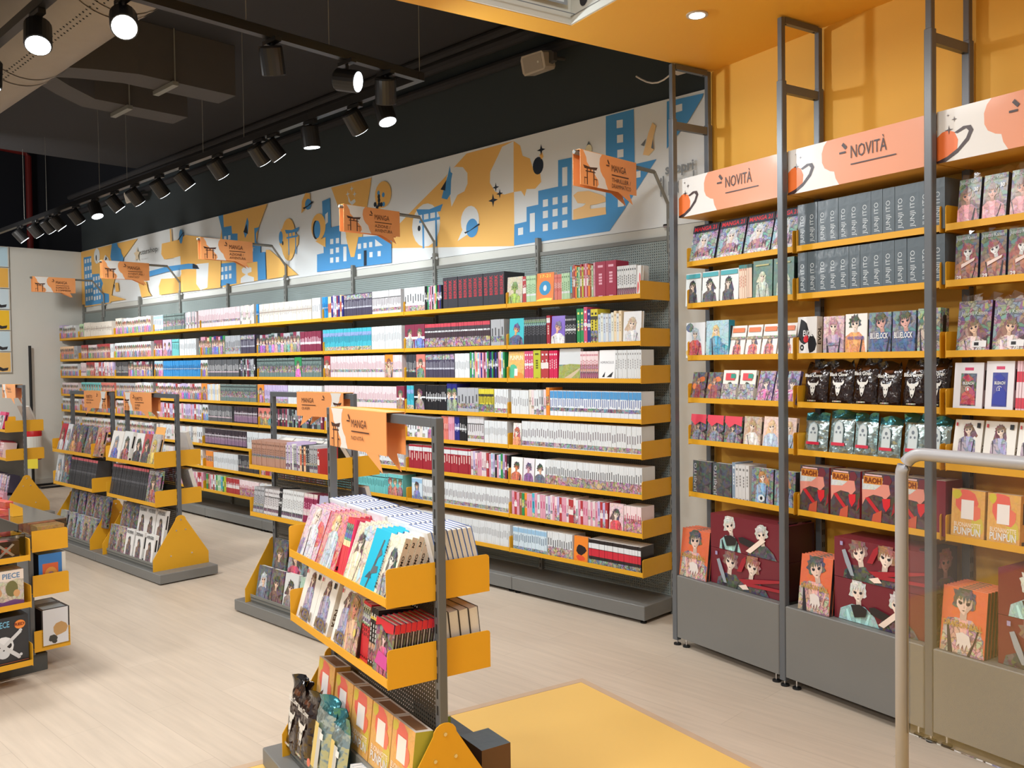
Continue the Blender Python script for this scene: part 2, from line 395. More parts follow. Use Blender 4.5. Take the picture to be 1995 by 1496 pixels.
# charcoal coving and pipes where the long wall meets the ceiling
mb = MB()
for bb, zz, r in ((4.44, 3.80, .045), (4.34, 3.83, .03), (4.47, 3.66, .035)):
    mb.tube([(-12.5, bb, zz), (-2.1, bb, zz)], r, DCEIL, 10)
single('ceiling_pipe_run', mb, 'dark painted pipes running along the top of the charcoal wall', 'pipe', FA.o, FA.yaw)

# yellow ceiling with a raised square recess whose inner faces carry printed comic pages
mb = MB()
H0, H1 = 3.14, 3.3
hx0, hx1, hy0, hy1 = -3.389, 1.8, -2.6, 2.503
for q in ((-3.54, hx0, -4, 3.57), (hx0, 3, hy1, 3.57), (hx0, 3, -4, hy0), (hx1, 3, hy0, hy1)):
    mb.box(q[0], q[1], q[2], q[3], H0, H1, YWALL)
struct('ceiling_yellow', mb, FR.o, FR.yaw)
mb = MB(); mb.box(hx0 - .05, hx1 + .05, hy0 - .05, hy1 + .05, 3.86, 3.9, WHITEW); struct('ceiling_recess', mb, FR.o, FR.yaw)

def recess_art(pen, seed):
    r = random.Random(seed); g = K(120, 126, 132)
    pen.clip = True
    for k in range(5):
        u = .02 + k * .2
        pen.rect(u, .1, u + .17, .8, K(150, 156, 162)); pen.rect(u + .004, .115, u + .166, .785, K(214, 220, 226))
        for j in range(26):                                             # loose strands of hair, drawn in fine grey lines
            x, y = u + .02 + .13 * r.random(), .15 + .5 * r.random(); a = r.uniform(-.9, .9); pts = []
            for i in range(6): pts.append((x + .012 * i * sin(a + i * .5), y + .028 * i * cos(a + i * .35)))
            pts = [(min(max(px, u + .006), u + .164), min(max(py, .12), .78)) for px, py in pts]
            pen.poly(pts + [(px + .0016, py) for px, py in reversed(pts)], g)
    pen.rect(0, .045, 1, .052, g)
mb = MB(); mb.box(hx0 + .001, hx0 + .012, hy0, hy1 - .001, H0 + .001, 3.86, WHITEW)
recess_art(Pen(mb, (hx0 + .012, hy0, H0 + .002), (0, 1, 0), (0, 0, 1), hy1 - hy0, .7, FLAT), 5)
single('printed_recess_panel', mb, 'long white panel of grey comic line drawings in the yellow ceiling recess, left face', 'panel', FR.o, FR.yaw)
mb = MB(); mb.box(hx0 + .013, hx1, hy1 - .012, hy1 - .001, H0 + .001, 3.86, WHITEW)
pn = Pen(mb, (hx0 + .013, hy1 - .012, H0 + .002), (1, 0, 0), (0, 0, 1), hx1 - hx0, .7, FLAT)
for k in range(5): pn.rect(.03 + k * .19, .2, .17 + k * .19, .72, K(90, 92, 96)); pn.rect(.034 + k * .19, .22, .166 + k * .19, .7, K(206, 206, 204))
pn.oval(.02, .12, .006, .05, K(40, 40, 44)); pn.rect(0.0, .045, 1, .05, K(120, 120, 120))
single('printed_recess_panel', mb, 'white panel with dark framed drawings in the ceiling recess, right face', 'panel', FR.o, FR.yaw)
lamp('AREA', FR.p(-1.2, .6, 3.8), 22, COOL, FR.p(-1.2, .6, 0), shape='RECTANGLE', size=2.5, size_y=2.5)
lamp('AREA', FR.p(-1.6, 1.0, 3.6), 16, COOL, FR.p(-3.389, 2.3, 3.3), shape='DISK', size=.4)

slab('wall_right', FR, -3.55, 3, 3.57, 3.83, 0, 3.3, YWALL)
# yellow floor inlay with a wooden border
mb = MB(); mb.box(-3.367, 2.5, -3, 2.499, 0, .003, MATFL)
struct('trim_2', mb, FR.o, FR.yaw)
mb = MB(); mb.box(-3.405, 2.5, 2.499, 2.535, 0, .004, TRIM); mb.box(-3.405, -3.367, -3, 2.499, 0, .004, TRIM)
struct('trim_3', mb, FR.o, FR.yaw)

# ------------------------------------------------------------------ the mural on the long wall
MW = 4.500
def wallpt(x, y, b=MW):
    "a point of the long wall's face, from where it lies in the photograph"
    d = CR * ((x - 997.5) / F) - CU * ((y - 748) / F) + CF
    t = b / d.dot(FA.Y); q = Vector((0, 0, CH)) + d * t
    return q.dot(FA.X), q.z
ORG = K(246, 192, 104); BLU = K(78, 154, 212); BL2 = K(84, 160, 214); MWH = K(232, 236, 236); NAVY = K(28, 38, 52)
mural = MB(); mural.box(-12.548, -2.2, 4.501, 4.504, 2.362, 3.127, FLAT, MWH)
_lay = [0]
Z0M, Z1M = 2.364, 3.1265
def mp(pts, col, px=True, clampz=True):
    _lay[0] += 1; e = 4.5005 - .00012 * _lay[0]; q = []
    for p in pts:
        a, z = wallpt(*p) if px else p
        q.append((min(max(a, -12.547), -2.2), e, min(max(z, Z0M), Z1M)))
    mural.face(q, FLAT, col)
def z1(pts): return [(x * .35088, y * .35088) for x, y in pts]
def z2(pts): return [(600 + x * .35088, y * .35088) for x, y in pts]
def z3(pts): return [(150 + x * .12035, 440 + y * .12035) for x, y in pts]
def z4(pts): return [(370 + x * .13369, 420 + y * .13369) for x, y in pts]
def z5(pts): return [(650 + x * .11028, 390 + y * .11028) for x, y in pts]
def mo(a, z, ra, rz, col, n=18, px=None):
    mp([(a + ra * cos(2 * pi * k / n), z + rz * sin(2 * pi * k / n)) for k in range(n)], col, False)
def mopx(x, y, ra, rz, col, n=18): a, z = wallpt(x, y); mo(a, z, ra, rz, col, n)
def star4(x, y, r, col):
    a, z = wallpt(x, y); mp([(a + (r if k % 2 == 0 else r * .3) * cos(k * pi / 4), z + (r if k % 2 == 0 else r * .3) * sin(k * pi / 4)) for k in range(8)], col, False)
def wins(l, zf, w=11, h=14):
    for x, y in l: mp(zf([(x - w, y - h + 3), (x + w, y - h - 2), (x + w, y + h - 2), (x - w, y + h + 3)]), MWH)
def torii(x, y, s, col):
    a, z = wallpt(x, y)
    R = lambda u0, v0, u1, v1: mp([(a + s * u0, z + s * v0), (a + s * u1, z + s * v0), (a + s * u1, z + s * v1), (a + s * u0, z + s * v1)], col, False)
    mp([(a - s * .62, z + s * .62), (a - s * .5, z + s * .42), (a + s * .5, z + s * .42), (a + s * .62, z + s * .62), (a, z + s * .54)], col, False)
    R(-.48, .18, .48, .26); R(-.34, -.6, -.26, .45); R(.26, -.6, .34, .45); R(-.04, .24, .04, .45)
# right half
mp(z2([(1142, 782), (880, 852), (800, 940), (740, 1005), (605, 1140), (500, 1250), (440, 1378), (1146, 1366)]), ORG)
mp(z2([(590, 1165), (560, 1230), (655, 1230), (620, 1190)]), ORG)
mp(z2([(790, 940), (820, 926), (860, 928), (885, 960), (886, 1020), (868, 1062), (830, 1082), (797, 1148), (788, 1085), (765, 1050), (770, 980)]), MWH)
mp(z2([(788, 918), (792, 955), (802, 962), (795, 1000), (792, 1078), (772, 1108), (742, 1100), (762, 1020), (776, 975)]), BLU)
mp(z2([(768, 1000), (736, 1052), (762, 1058)]), NAVY)
mp(z2([(1142, 783), (1078, 815), (1048, 880), (1012, 955), (1010, 1015), (1040, 1065), (1090, 1080), (1142, 1066)]), MWH)
mp(z2([(1142, 783), (1178, 808), (1192, 865), (1232, 880), (1252, 945), (1290, 965), (1295, 1010), (1262, 1048), (1214, 1050), (1203, 1090), (1184, 1060), (1142, 1066)]), ORG)
for x, y, r in ((1043, 1040, .035), (1065, 1075, .035), (1028, 1112, .05)): star4(*z2([(x, y)])[0], r, NAVY)
mopx(*z2([(1278, 920)])[0], .05, .06, NAVY); mp(z2([(1285, 860), (1300, 845), (1308, 870), (1296, 885)]), ORG); star4(*z2([(1295, 832)])[0], .04, NAVY)
mopx(*z2([(655, 1250)])[0], .17, .17, MWH); torii(*z2([(676, 1262)])[0], .26, BLU); mopx(*z2([(618, 1268)])[0], .018, .022, NAVY)
mopx(*z2([(900, 1225)])[0], .1, .11, MWH); mp(z2([(870, 1250), (832, 1338), (905, 1290)]), MWH)
mopx(*z2([(912, 1266)])[0], .065, .07, BLU); mp(z2([(868, 1290), (875, 1298), (955, 1248), (950, 1240), (912, 1275)]), NAVY)
mp(z2([(1146, 1363), (1147, 1246), (1215, 1230), (1215, 1150), (1280, 1136), (1280, 1060), (1390, 1036), (1390, 890), (1465, 875), (1465, 1222), (1655, 1190), (1655, 646), (1810, 606), (1815, 912), (1936, 884), (1760, 1160), (1675, 1283)]), BLU)
wins([(1182, 1284), (1320, 1127), (1374, 1115), (1428, 1105), (1320, 1190), (1374, 1180), (1428, 1170), (1320, 1262), (1374, 1252), (1428, 1243)], z2, 14, 20)
wins([(1248, 1235), (1428, 980)], z2, 14, 52); wins([(1733, 688), (1735, 770), (1737, 852), (1740, 1125)], z2, 17, 22); wins([(1836, 968)], z2, 13, 18)
mp(z2([(1475, 1085), (1500, 1065), (1560, 1060), (1640, 1085), (1655, 1100), (1655, 1120), (1600, 1135), (1570, 1140), (1570, 1160), (1655, 1150), (1658, 1190), (1475, 1222), (1475, 1165), (1530, 1145), (1545, 1130), (1500, 1128)]), K(248, 204, 140))
mp(z2([(1545, 870), (1542, 830), (1560, 784), (1580, 825), (1578, 850), (1595, 860), (1595, 880)]), K(100, 112, 120)); mopx(*z2([(1561, 832)])[0], .028, .034, K(240, 230, 190))
mp(z2([(1915, 680), (1935, 700), (1920, 760), (1925, 830), (1895, 865), (1862, 860), (1880, 790), (1892, 740)]), K(246, 208, 150)); mp(z2([(1880, 770), (1850, 806), (1868, 812)]), K(120, 124, 128)); mp(z2([(1918, 770), (1924, 830), (1908, 822)]), K(120, 124, 128))
mp([(1300, 198), (1372, 182), (1368, 192), (1342, 236), (1322, 262), (1300, 290)], BLU); mp([(1316, 206), (1330, 202), (1330, 216), (1316, 220)], MWH)
# middle
mp(z2([(132, 1042), (356, 987), (318, 1170), (296, 1300), (250, 1425), (236, 1425), (200, 1230)]), ORG)
mp([(724, 355), (700, 500), (690, 500), (664, 400)], ORG)
mp(z2([(226, 1085), (240, 1120), (262, 1105), (268, 1120), (248, 1140), (228, 1120)]), MWH)
for x, y in ((224, 1078), (246, 1048), (262, 1078)): star4(*z2([(x, y)])[0], .028, MWH)
mopx(*z2([(420, 1080)])[0], .11, .11, ORG); mp(z2([(395, 1120), (430, 1130), (380, 1185)]), ORG)
for i, (x, y) in enumerate(((395, 1072), (397, 1092), (398, 1112), (422, 1082), (376, 1136), (398, 1136), (424, 1134), (388, 1154), (411, 1136))): mopx(*z2([(x, y)])[0], .018, .02, NAVY if i % 3 else BLU)
mp([(619, 530), (619, 496), (632, 493), (629, 392), (644, 386), (646, 443), (664, 439), (664, 476), (680, 476), (685, 500), (692, 500), (700, 462), (764, 458), (764, 512)], BLU)
mp(z5([(228, 645), (450, 645), (376, 1005), (315, 1005)]), ORG)
wins([(80, 715), (80, 880), (80, 1050), (-20, 730), (-20, 905), (-20, 1060), (470, 815), (570, 800), (670, 785), (470, 995), (675, 962), (820, 945)], z5, 28, 46); wins([(215, 950), (-200, 500)], z5, 28, 130)
wins([(638, 425)], lambda q: q, 2.6, 10)
mp(z5([(750, 690), (750, 820), (885, 800)]), MWH); mp(z5([(550, 890), (598, 885), (598, 1155), (550, 1160)]), NAVY)
mopx(622, 442, .115, .12, ORG); mp([(616, 470), (636, 462), (636, 482)], ORG); mopx(617, 448, .05, .085, NAVY); mopx(620, 447, .05, .08, BLU)
mp([(597, 372), (606, 377), (606, 398), (598, 405), (589, 416), (590, 392)], ORG); mopx(602, 398, .05, .05, BLU); mp([(592, 405), (594, 408), (612, 395), (610, 392), (601, 401)], NAVY)
mp(z4([(1270, 10), (1340, 210), (1400, 140), (1600, 300), (1590, 420), (1490, 575), (1400, 560), (1320, 420), (1310, 300), (1340, 215)]), ORG)
mopx(*z4([(1450, 350)])[0], .13, .2, ORG); torii(*z4([(1505, 380)])[0], .2, BLU); mopx(*z4([(1340, 320)])[0], .035, .06, BLU); mopx(*z4([(1368, 404)])[0], .013, .02, NAVY)
mp([(437, 419), (523, 397), (505, 445), (501, 475), (505, 545), (437, 560), (430, 475)], ORG)
mp(z4([(430, 10), (500, -12), (510, 170), (620, 150), (630, 265), (710, 262), (710, 430), (430, 385), (490, 375), (480, 215)]), BLU); wins([(530, 330), (590, 318)], z4, 18, 30)
mp(z4([(955, 185), (1030, 170), (980, 260), (985, 390), (1045, 440), (1045, 490), (860, 440), (960, 400)]), BLU)
mp(z4([(850, 28), (872, 90), (862, 250), (820, 330), (800, 240)]), BLU); mp(z4([(845, 120), (795, 240), (862, 270)]), NAVY)
mp(z4([(860, 470), (1045, 470), (1045, 540), (1112, 530), (1125, 928), (1008, 945), (1000, 670), (860, 688)]), BLU); wins([(920, 500)], z4, 18, 26)
mp(z4([(1125, 500), (1180, 500), (1590, 860), (1140, 930)]), ORG)
mp(z4([(690, 720), (1000, 670), (1005, 945), (700, 990)]), ORG)
mp(z4([(770, 780), (830, 735), (915, 760), (915, 820), (860, 840), (860, 870), (950, 900), (950, 960), (755, 985), (760, 910), (830, 860), (780, 830)]), MWH)
mp(z4([(290, 715), (690, 680), (695, 990), (300, 1050)]), BLU); wins([(335, 810), (390, 800), (487, 785), (545, 775), (603, 765), (338, 925), (393, 915), (490, 900), (548, 892), (606, 882)], z4, 18, 34)
# left
mp([(160, 491), (270, 465), (245, 500), (232, 515), (222, 560), (218, 590), (160, 602)], ORG)
mp(z3([(125, 515), (248, 490), (260, 785), (375, 775), (440, 930), (415, 1020), (430, 1080), (540, 1105), (540, 1240), (155, 1295)]), BLU)
for yy in range(6):
    for xx in range(3): wins([(155 + yy * 5 + xx * 42, 575 + yy * 122 - xx * 10)], z3, 13, 32)
for yy in range(4):
    for xx in range(3): wins([(295 + yy * 5 + xx * 42, 860 + yy * 105 - xx * 10)], z3, 13, 32)
mp(z3([(590, 292), (668, 275), (690, 345), (730, 380), (745, 450), (775, 510), (770, 580), (720, 610), (590, 612), (565, 500), (575, 400)]), BLU)
mopx(*z3([(345, 490)])[0], .1, .1, MWH); mopx(*z3([(335, 520)])[0], .02, .04, NAVY); mp(z3([(430, 600), (480, 470), (530, 520), (560, 610)]), MWH); mp(z3([(490, 490), (510, 530), (470, 600)]), NAVY)
mp(z3([(540, 1110), (820, 1190), (560, 1230)]), ORG); mp(z3([(640, 920), (690, 920), (705, 1060), (650, 1070)]), ORG); mp(z3([(615, 950), (635, 955), (632, 1045)]), NAVY)
mp(z3([(1010, 900), (1145, 900), (1180, 1060), (1230, 1130), (1070, 1160), (1040, 1010)]), ORG)
mp(z3([(1400, 290), (1530, 262), (1700, 215), (1780, 150), (2300, 210), (2360, 420), (2350, 1000), (1830, 1060), (1360, 1120), (1350, 980), (1390, 860), (1570, 850), (1590, 520), (1440, 545), (1390, 460)]), ORG)
mp(z3([(1530, 50), (1550, 45), (1565, 300), (1540, 300)]), ORG)
mp(z3([(1590, 520), (1700, 490), (1715, 780), (1700, 820), (1575, 850)]), MWH)
mp(z3([(1960, 620), (2160, 600), (2140, 1000), (2030, 1040), (1960, 940)]), MWH)
mp(z3([(1165, 745), (1480, 660), (1830, 612), (1930, 615), (1985, 700), (1800, 700), (1480, 745), (1175, 828)]), BLU); mp(z3([(1900, 612), (1975, 640), (2010, 700), (1900, 690)]), NAVY)
mopx(*z3([(1710, 175)])[0], .045, .08, BLU); mp(z3([(1655, 235), (1680, 225), (1755, 110), (1740, 108)]), NAVY)
a_, z_ = wallpt(*z3([(995, 470)])[0]); mp([(a_ + (.09 if k % 2 == 0 else .04) * sin(k * pi / 5), z_ + (.1 if k % 2 == 0 else .045) * cos(k * pi / 5)) for k in range(10)], K(226, 206, 172), False)
def wall_text(t, x0, y0, x1, y1, col, bold=False):
    a0, zz0 = wallpt(x0, y0); a1, zz1 = wallpt(x1, y1); zz = (zz0, zz1)
    vs, fs = text_shape(t, bold); _lay[0] += 1; e = 4.5005 - .00012 * _lay[0]
    mural.poly([(a0 + (a1 - a0) * x, e, zz0 + (zz1 - zz0) * y) for x, y in vs], fs, FLAT, col)
wall_text('starshop', 277.5, 500, 310, 479, K(60, 62, 64)); wall_text('PROJECT', 279, 507, 292, 502, K(180, 180, 180))
wall_text('scopri', 1300, 348, 1355, 311, K(140, 146, 150), True); wall_text('il mondo', 1290, 385, 1370, 330, K(140, 146, 150), True)
single('wall_mural', mural, 'long orange, blue and white city mural above the shelves on the dark wall', 'mural', FA.o, FA.yaw)

# ================================================================== shelving on the long wall
BR = [-3.012, -4.102, -5.188, -6.267, -7.35, -8.47, -9.566, -10.657, -11.80, -12.47]
ZA = [1.905, 1.63, 1.411, 1.174, .967, .733, .504, .2745]
BF, BB = 4.161, 4.461
ORD = ['first', 'second', 'third', 'fourth', 'fifth', 'sixth', 'seventh', 'eighth', 'ninth', 'tenth']
_sh = {}
def shelf_mesh(wd, dep, front_tab=False, h=.107):
    k = (round(wd, 3), dep, h)
    if k not in _sh:
        mb = MB(); t = .003
        mb.box(t, wd - t, .001, dep, .012, .016, YEL)                                    # deck
        mb.box(t, wd - t, -.001, .003, .004, .031, YEL)                                      # lip
        for x in (0, wd - t):
            mb.prism([(0, 0), (dep, 0), (dep, h), (.010, h), (.003, h - .003), (0, h - .01)], t, YEL, 'x', x)
        _sh[k] = mb.mesh('shelf')
    return _sh[k]
def upright_mesh(h, wdt=.03, dep=.04, m=GREY):
    k = ('up', h, wdt, dep, m.name)
    if k not in _sh:
        mb = MB(); mb.bbox(-wdt / 2, wdt / 2, 0, dep, 0, h, m, .003)
        z = .12
        while z < h - .05: mb.box(-.003, .003, -.0006, .001, z, z + .028, RUBBER); z += .05
        _sh[k] = mb.mesh('upright')
    return _sh[k]
def plinth_mesh(wd, d, z0, z1, m=BASE):
    mb = MB(); mb.bbox(.002, wd - .002, 0, d, z0, z1, m, .003); return mb
_foot = MB(); _foot.tube([(0, 0, 0), (0, 0, .008)], .02, RUBBER, 12); _foot.tube([(0, 0, .006), (0, 0, .05)], .005, CHROME, 8); FOOT = _foot.mesh('foot')

for i in range(9):
    a1, a0 = BR[i], BR[i + 1]; wd = a1 - a0
    t = thing('wall_shelving_bay', f'{ORD[i]} yellow-shelved grey bay on the mural wall, counting from the tall bays', 'shelving', FA.p(a0, BF), FA.yaw, 'grey and yellow shelving bays along the mural wall')
    part('upright', upright_mesh(2.40), t, (0, BB - BF, 0))
    if i == 0: part('upright', upright_mesh(2.40), t, (wd, BB - BF, 0))
    mb = MB(); mb.box(.015, wd - .015, .324, .326, .1, 2.275, PERF); part('back_panel', mb, t)
    mb = MB(); mb.box(.015, wd - .015, .318, .334, 2.275, 2.30, GREY); part('top_rail', mb, t)
    pl = part('plinth', plinth_mesh(wd, .33, .022, .106), t, (0, .012, 0))
    for x in (.03, wd - .03): part('foot', FOOT, pl, (x, .03, 0))
    for z in ZA: part('shelf', shelf_mesh(wd - .004, BB - BF), t, (.002, 0, z))

# hanging category signs --------------------------------------------------------------------
SO = K(238, 160, 98); SW = K(226, 224, 220); SI = K(74, 44, 34)
def sign_outline(w, h, tail=.055, r=.006):
    "speech-bubble board, tail near its right-hand end; origin top left"
    return [(0, 0), (0, -h), (w * .66, -h), (w * .93, -h - tail), (w * .865, -h), (w, -h), (w, 0)]
def draw_torii(p, u, v, s, k, col):
    R = lambda a, b, c, d: p.rect(u + s * a, v + s * b * k, u + s * c, v + s * d * k, col)
    p.poly([(u - s * .62, v + s * .66 * k), (u - s * .5, v + s * .44 * k), (u + s * .5, v + s * .44 * k), (u + s * .62, v + s * .66 * k), (u, v + s * .58 * k)], col)
    R(-.42, .24, .42, .31); R(-.32, -.62, -.24, .46); R(.24, -.62, .32, .46); R(-.04, .28, .04, .46)
    for q in (-1, 1): R(q * .5 - .015, -.62, q * .5 + .015, -.16); R(min(q * .55, q * .3), -.2, max(q * .55, q * .3), -.15)
def paint_sign(mb, O, U, V, w, h, lines, mirror=False, torii_on=True):
    p = Pen(mb, O, U, V, w, h, PRINT); k = w / h; arm = h > .16
    fl = (lambda pts: [(1 - u, v) for u, v in pts]) if mirror else (lambda pts: pts)
    p.rect(0, 0, 1, 1, SO); f = 1 if arm else .72
    p.poly(fl([(q * f, v) for q, v in [(.05, 1), (.37, 1), (.335, .88), (.325, .7), (.345, .5), (.38, .38), (.42, .3), (.44, .15), (.475, 0), (.28, 0), (.31, .1), (.3, .22), (.26, .32), (.22, .44), (.16, .56), (.11, .68), (.1, .82), (.07, .93)]]), SW)
    if torii_on: draw_torii(p, 1 - .17 * f if mirror else .17 * f, .3, .2 * f, k * .8 if arm else k, SI)
    x = (.12 if mirror else (.535 if arm else .43)); q = (.56 if mirror else (.44 if arm else .345))
    p.poly([(q + .02, .86), (q + .03, .9), (q + .06, .78), (q + .045, .75)], SI); p.rect(q, .7, q + .055, .735, SI)
    p.text(lines[0], x, .57, x + .265, .77, SI)
    p.rect(x, .455, x + .31, .485, SI)
    for j, l in enumerate(lines[1:]):
        wl = min(.034 * len(l) + .01, .35); p.text(l, x, .26 - .175 * j, x + wl, .385 - .175 * j, SI)
def sign_board(mb, w, h, lines, gap=.02, tail=.055, mirror=False):
    "folded board hung over a bar along x: two faces, top strip"
    out = sign_outline(w, h, tail)
    if mirror: out = [(w - x, z) for x, z in out][::-1]
    for y, s in ((-gap - .002, 1), (gap, 1)): mb.prism(out, .002, PRINT, 'y', y, SO)
    mb.box(0, w, -gap - .002, gap + .002, 0, .0025, PRINT, K(240, 176, 96))
    paint_sign(mb, (0, -gap - .002, -h), (1, 0, 0), (0, 0, 1), w, h, lines, mirror)
    paint_sign(mb, (w, gap + .002, -h), (-1, 0, 0), (0, 0, 1), w, h, lines, not mirror)

SIG = [(-3.03, ['MANGA', 'THRILLER /', 'DRAMMATICO']), (-5.193, ['MANGA', 'AZIONE /', 'AVVENTURA']), (-7.345, ['MANGA', 'AZIONE /', 'AVVENTURA']), (-9.566, ['MANGA', 'AVVENTURA /', 'FANTASY']), (-11.76, ['MANGA', 'ROMANTICO', 'E COMMEDIA'])]
SLAB = ['orange MANGA THRILLER / DRAMMATICO bubble sign on an arm beside the tall yellow bays', 'orange MANGA AZIONE / AVVENTURA bubble sign on an arm, nearer one of two',
        'orange MANGA AZIONE / AVVENTURA bubble sign on an arm, farther one of two', 'orange MANGA AVVENTURA / FANTASY bubble sign below the shop name on the mural', 'orange MANGA bubble sign hanging in front of the plain end wall']
for (a, lines), lab in zip(SIG, SLAB):
    # local x runs from the aisle towards the wall, so the sign face looks at the near end of the aisle
    t = thing('category_sign', lab, 'sign', FA.p(a, 0, 0), FA.yaw + pi / 2, 'orange category signs over the long wall shelving')
    mb = MB()
    mb.tube([(3.60, 0, 2.662), (4.335, 0, 2.662), (4.475, 0, 2.49), (4.475, 0, 2.2)], .0125, GREY, 4)
    part('bracket_arm', mb, t)
    mb = MB(); mb.tube([(4.475, -.03, 2.36), (4.475, .03, 2.36)], .012, CHROME, 6); part('clamp_knob', mb, t)
    mb = MB(); sign_board(mb, .5, .185, lines, .024)
    part('sign_board', mb, t, (3.62, 0, 2.675))

# ================================================================== tall bays on the yellow wall
AR = [-3.53, -2.795, -2.058, -1.322]
ZR = [2.047, 1.822, 1.541, 1.312, 1.087, .801]
RF, RB = 3.357, 3.53
rlab = ['tall bay at its left end beside the mural wall', 'middle tall bay, full of dark fat books above', 'tall bay on the right, partly behind the clear security gate']
def post_mesh():
    k = 'tallpost'
    if k not in _sh:
        mb = MB(); mb.bbox(-.017, .017, 0, .034, .03, 2.84, SLATE, .003); mb.bbox(-.013, .013, .004, .030, 2.84, 3.13, SLATE, .002)
        _sh[k] = mb.mesh('post')
    return _sh[k]
def add_frame(t, x):
    part('post', post_mesh(), t, (x, 0, 0)); part('slotted_post', post_mesh(), t, (x, .262, 0))
    mb = MB(); z = .45
    while z < 2.3: mb.box(-.0175, .0175, .27, .275, z, z + .025, RUBBER); mb.box(-.0175, .0175, .282, .287, z, z + .025, RUBBER); z += .06
    part('slots', mb, t, (x, 0, 0))['kind'] = 'stuff'
    for z0, z1, hw in ((3.105, 3.133, .012), (2.785, 2.825, .012)):
        mb = MB(); mb.box(-hw, hw, .033, .264, z0, z1, SLATE)
        for y in (.045, .245): mb.tube([(0, y, z0 - .001), (0, y, z0 + .002)], .006, RUBBER, 8)
        part('rung', mb, t, (x, 0, 0))
    for y in (.02, .27): part('foot', FOOT, t, (x, y, 0))

def header_art(pen):
    pen.rect(0, 0, 1, 1, SW)
    pen.poly([(.30, 1), (.275, .9), (.26, .75), (.262, .55), (.28, .42), (.32, .33), (.35, .3), (.36, .15), (.385, 0), (1, 0), (1, 1)], K(226, 150, 112))
    pts = [(.0, .08), (0, .5), (.03, .58), (.065, .6), (.1, .54), (.12, .38), (.115, .2), (.08, .07), (.04, 0), (0, 0)]
    pen.poly(pts, K(236, 118, 52))
    ri = [(.0, .04), (.06, .1), (.12, .22), (.165, .38), (.18, .5), (.165, .56), (.115, .5), (.1, .53), (.15, .61), (.19, .6), (.205, .5), (.18, .32), (.12, .13), (.05, .0), (0, -.02)]
    pen.poly([ri[0], ri[1], ri[12], ri[13], (0, 0)], INK); pen.poly([ri[1], ri[2], ri[11], ri[12]], INK); pen.poly([ri[2], ri[3], ri[4], ri[10], ri[11]], INK); pen.poly([ri[4], ri[5], ri[8], ri[9], ri[10]], INK); pen.poly([ri[5], ri[6], ri[7], ri[8]], INK)
    for u, v, r in ((.07, .6, .026), (.1, .78, .017), (.065, .88, .01)):
        pen.poly([(u + (r if k % 2 == 0 else r * .22) * cos(k * pi / 4), v + 3.5 * (r if k % 2 == 0 else r * .22) * sin(k * pi / 4)) for k in range(8)], INK)
    pen.poly([(.405, .82), (.418, .87), (.445, .76), (.432, .71)], INK); pen.rect(.39, .64, .435, .68, INK)
    pen.text('NOVITÀ', .47, .5, .71, .84, INK); pen.rect(.47, .36, .77, .385, INK)
for i in range(3):
    a0, a1 = AR[i], AR[i + 1]; wd = a1 - a0
    t = thing('tall_display_bay', f'yellow-shelved {rlab[i]}', 'shelving', FR.p(a0, 3.2555), FR.yaw, 'tall yellow shelf bays')
    mb = MB(); mb.bbox(.019, wd - .019, 0, .3, .05, .386, BASE, .004); part('base_cabinet', mb, t)
    add_frame(t, 0)
    if i == 2: add_frame(t, wd)
    for x in (.06, wd - .06): part('foot', FOOT, t, (x, .03, 0))
    for z in ZR: part('shelf', shelf_mesh(wd - .022, RB - RF), t, (.011, RF - 3.2555, z))
    mb = MB(); mb.box(.008, wd - .002, .05, .30, 2.312, 2.318, SOFF); mb.box(.008, wd - .002, .05, .062, 2.318, 2.516, PRINT, SW); mb.box(.008, wd - .002, .06, .3, 2.51, 2.516, SOFF)
    h = part('header_box', mb, t)
    mb = MB(); header_art(Pen(mb, (.008, .05, 2.312), (1, 0, 0), (0, 0, 1), wd - .01, .204)); part('header_print', mb, h)

# round downlight in the yellow ceiling
mb = MB(); mb.tube([(0, 0, -.006), (0, 0, .002)], .05, BEIGE, 24)
t = thing('ceiling_downlight', 'small round white downlight in the yellow ceiling', 'light', FR.p(-2.984, 2.923, 3.14), 0)
part('trim_ring', mb, t); mb = MB(); mb.tube([(0, 0, -.0075), (0, 0, -.0055)], .036, GLOW, 24); part('diffuser', mb, t)

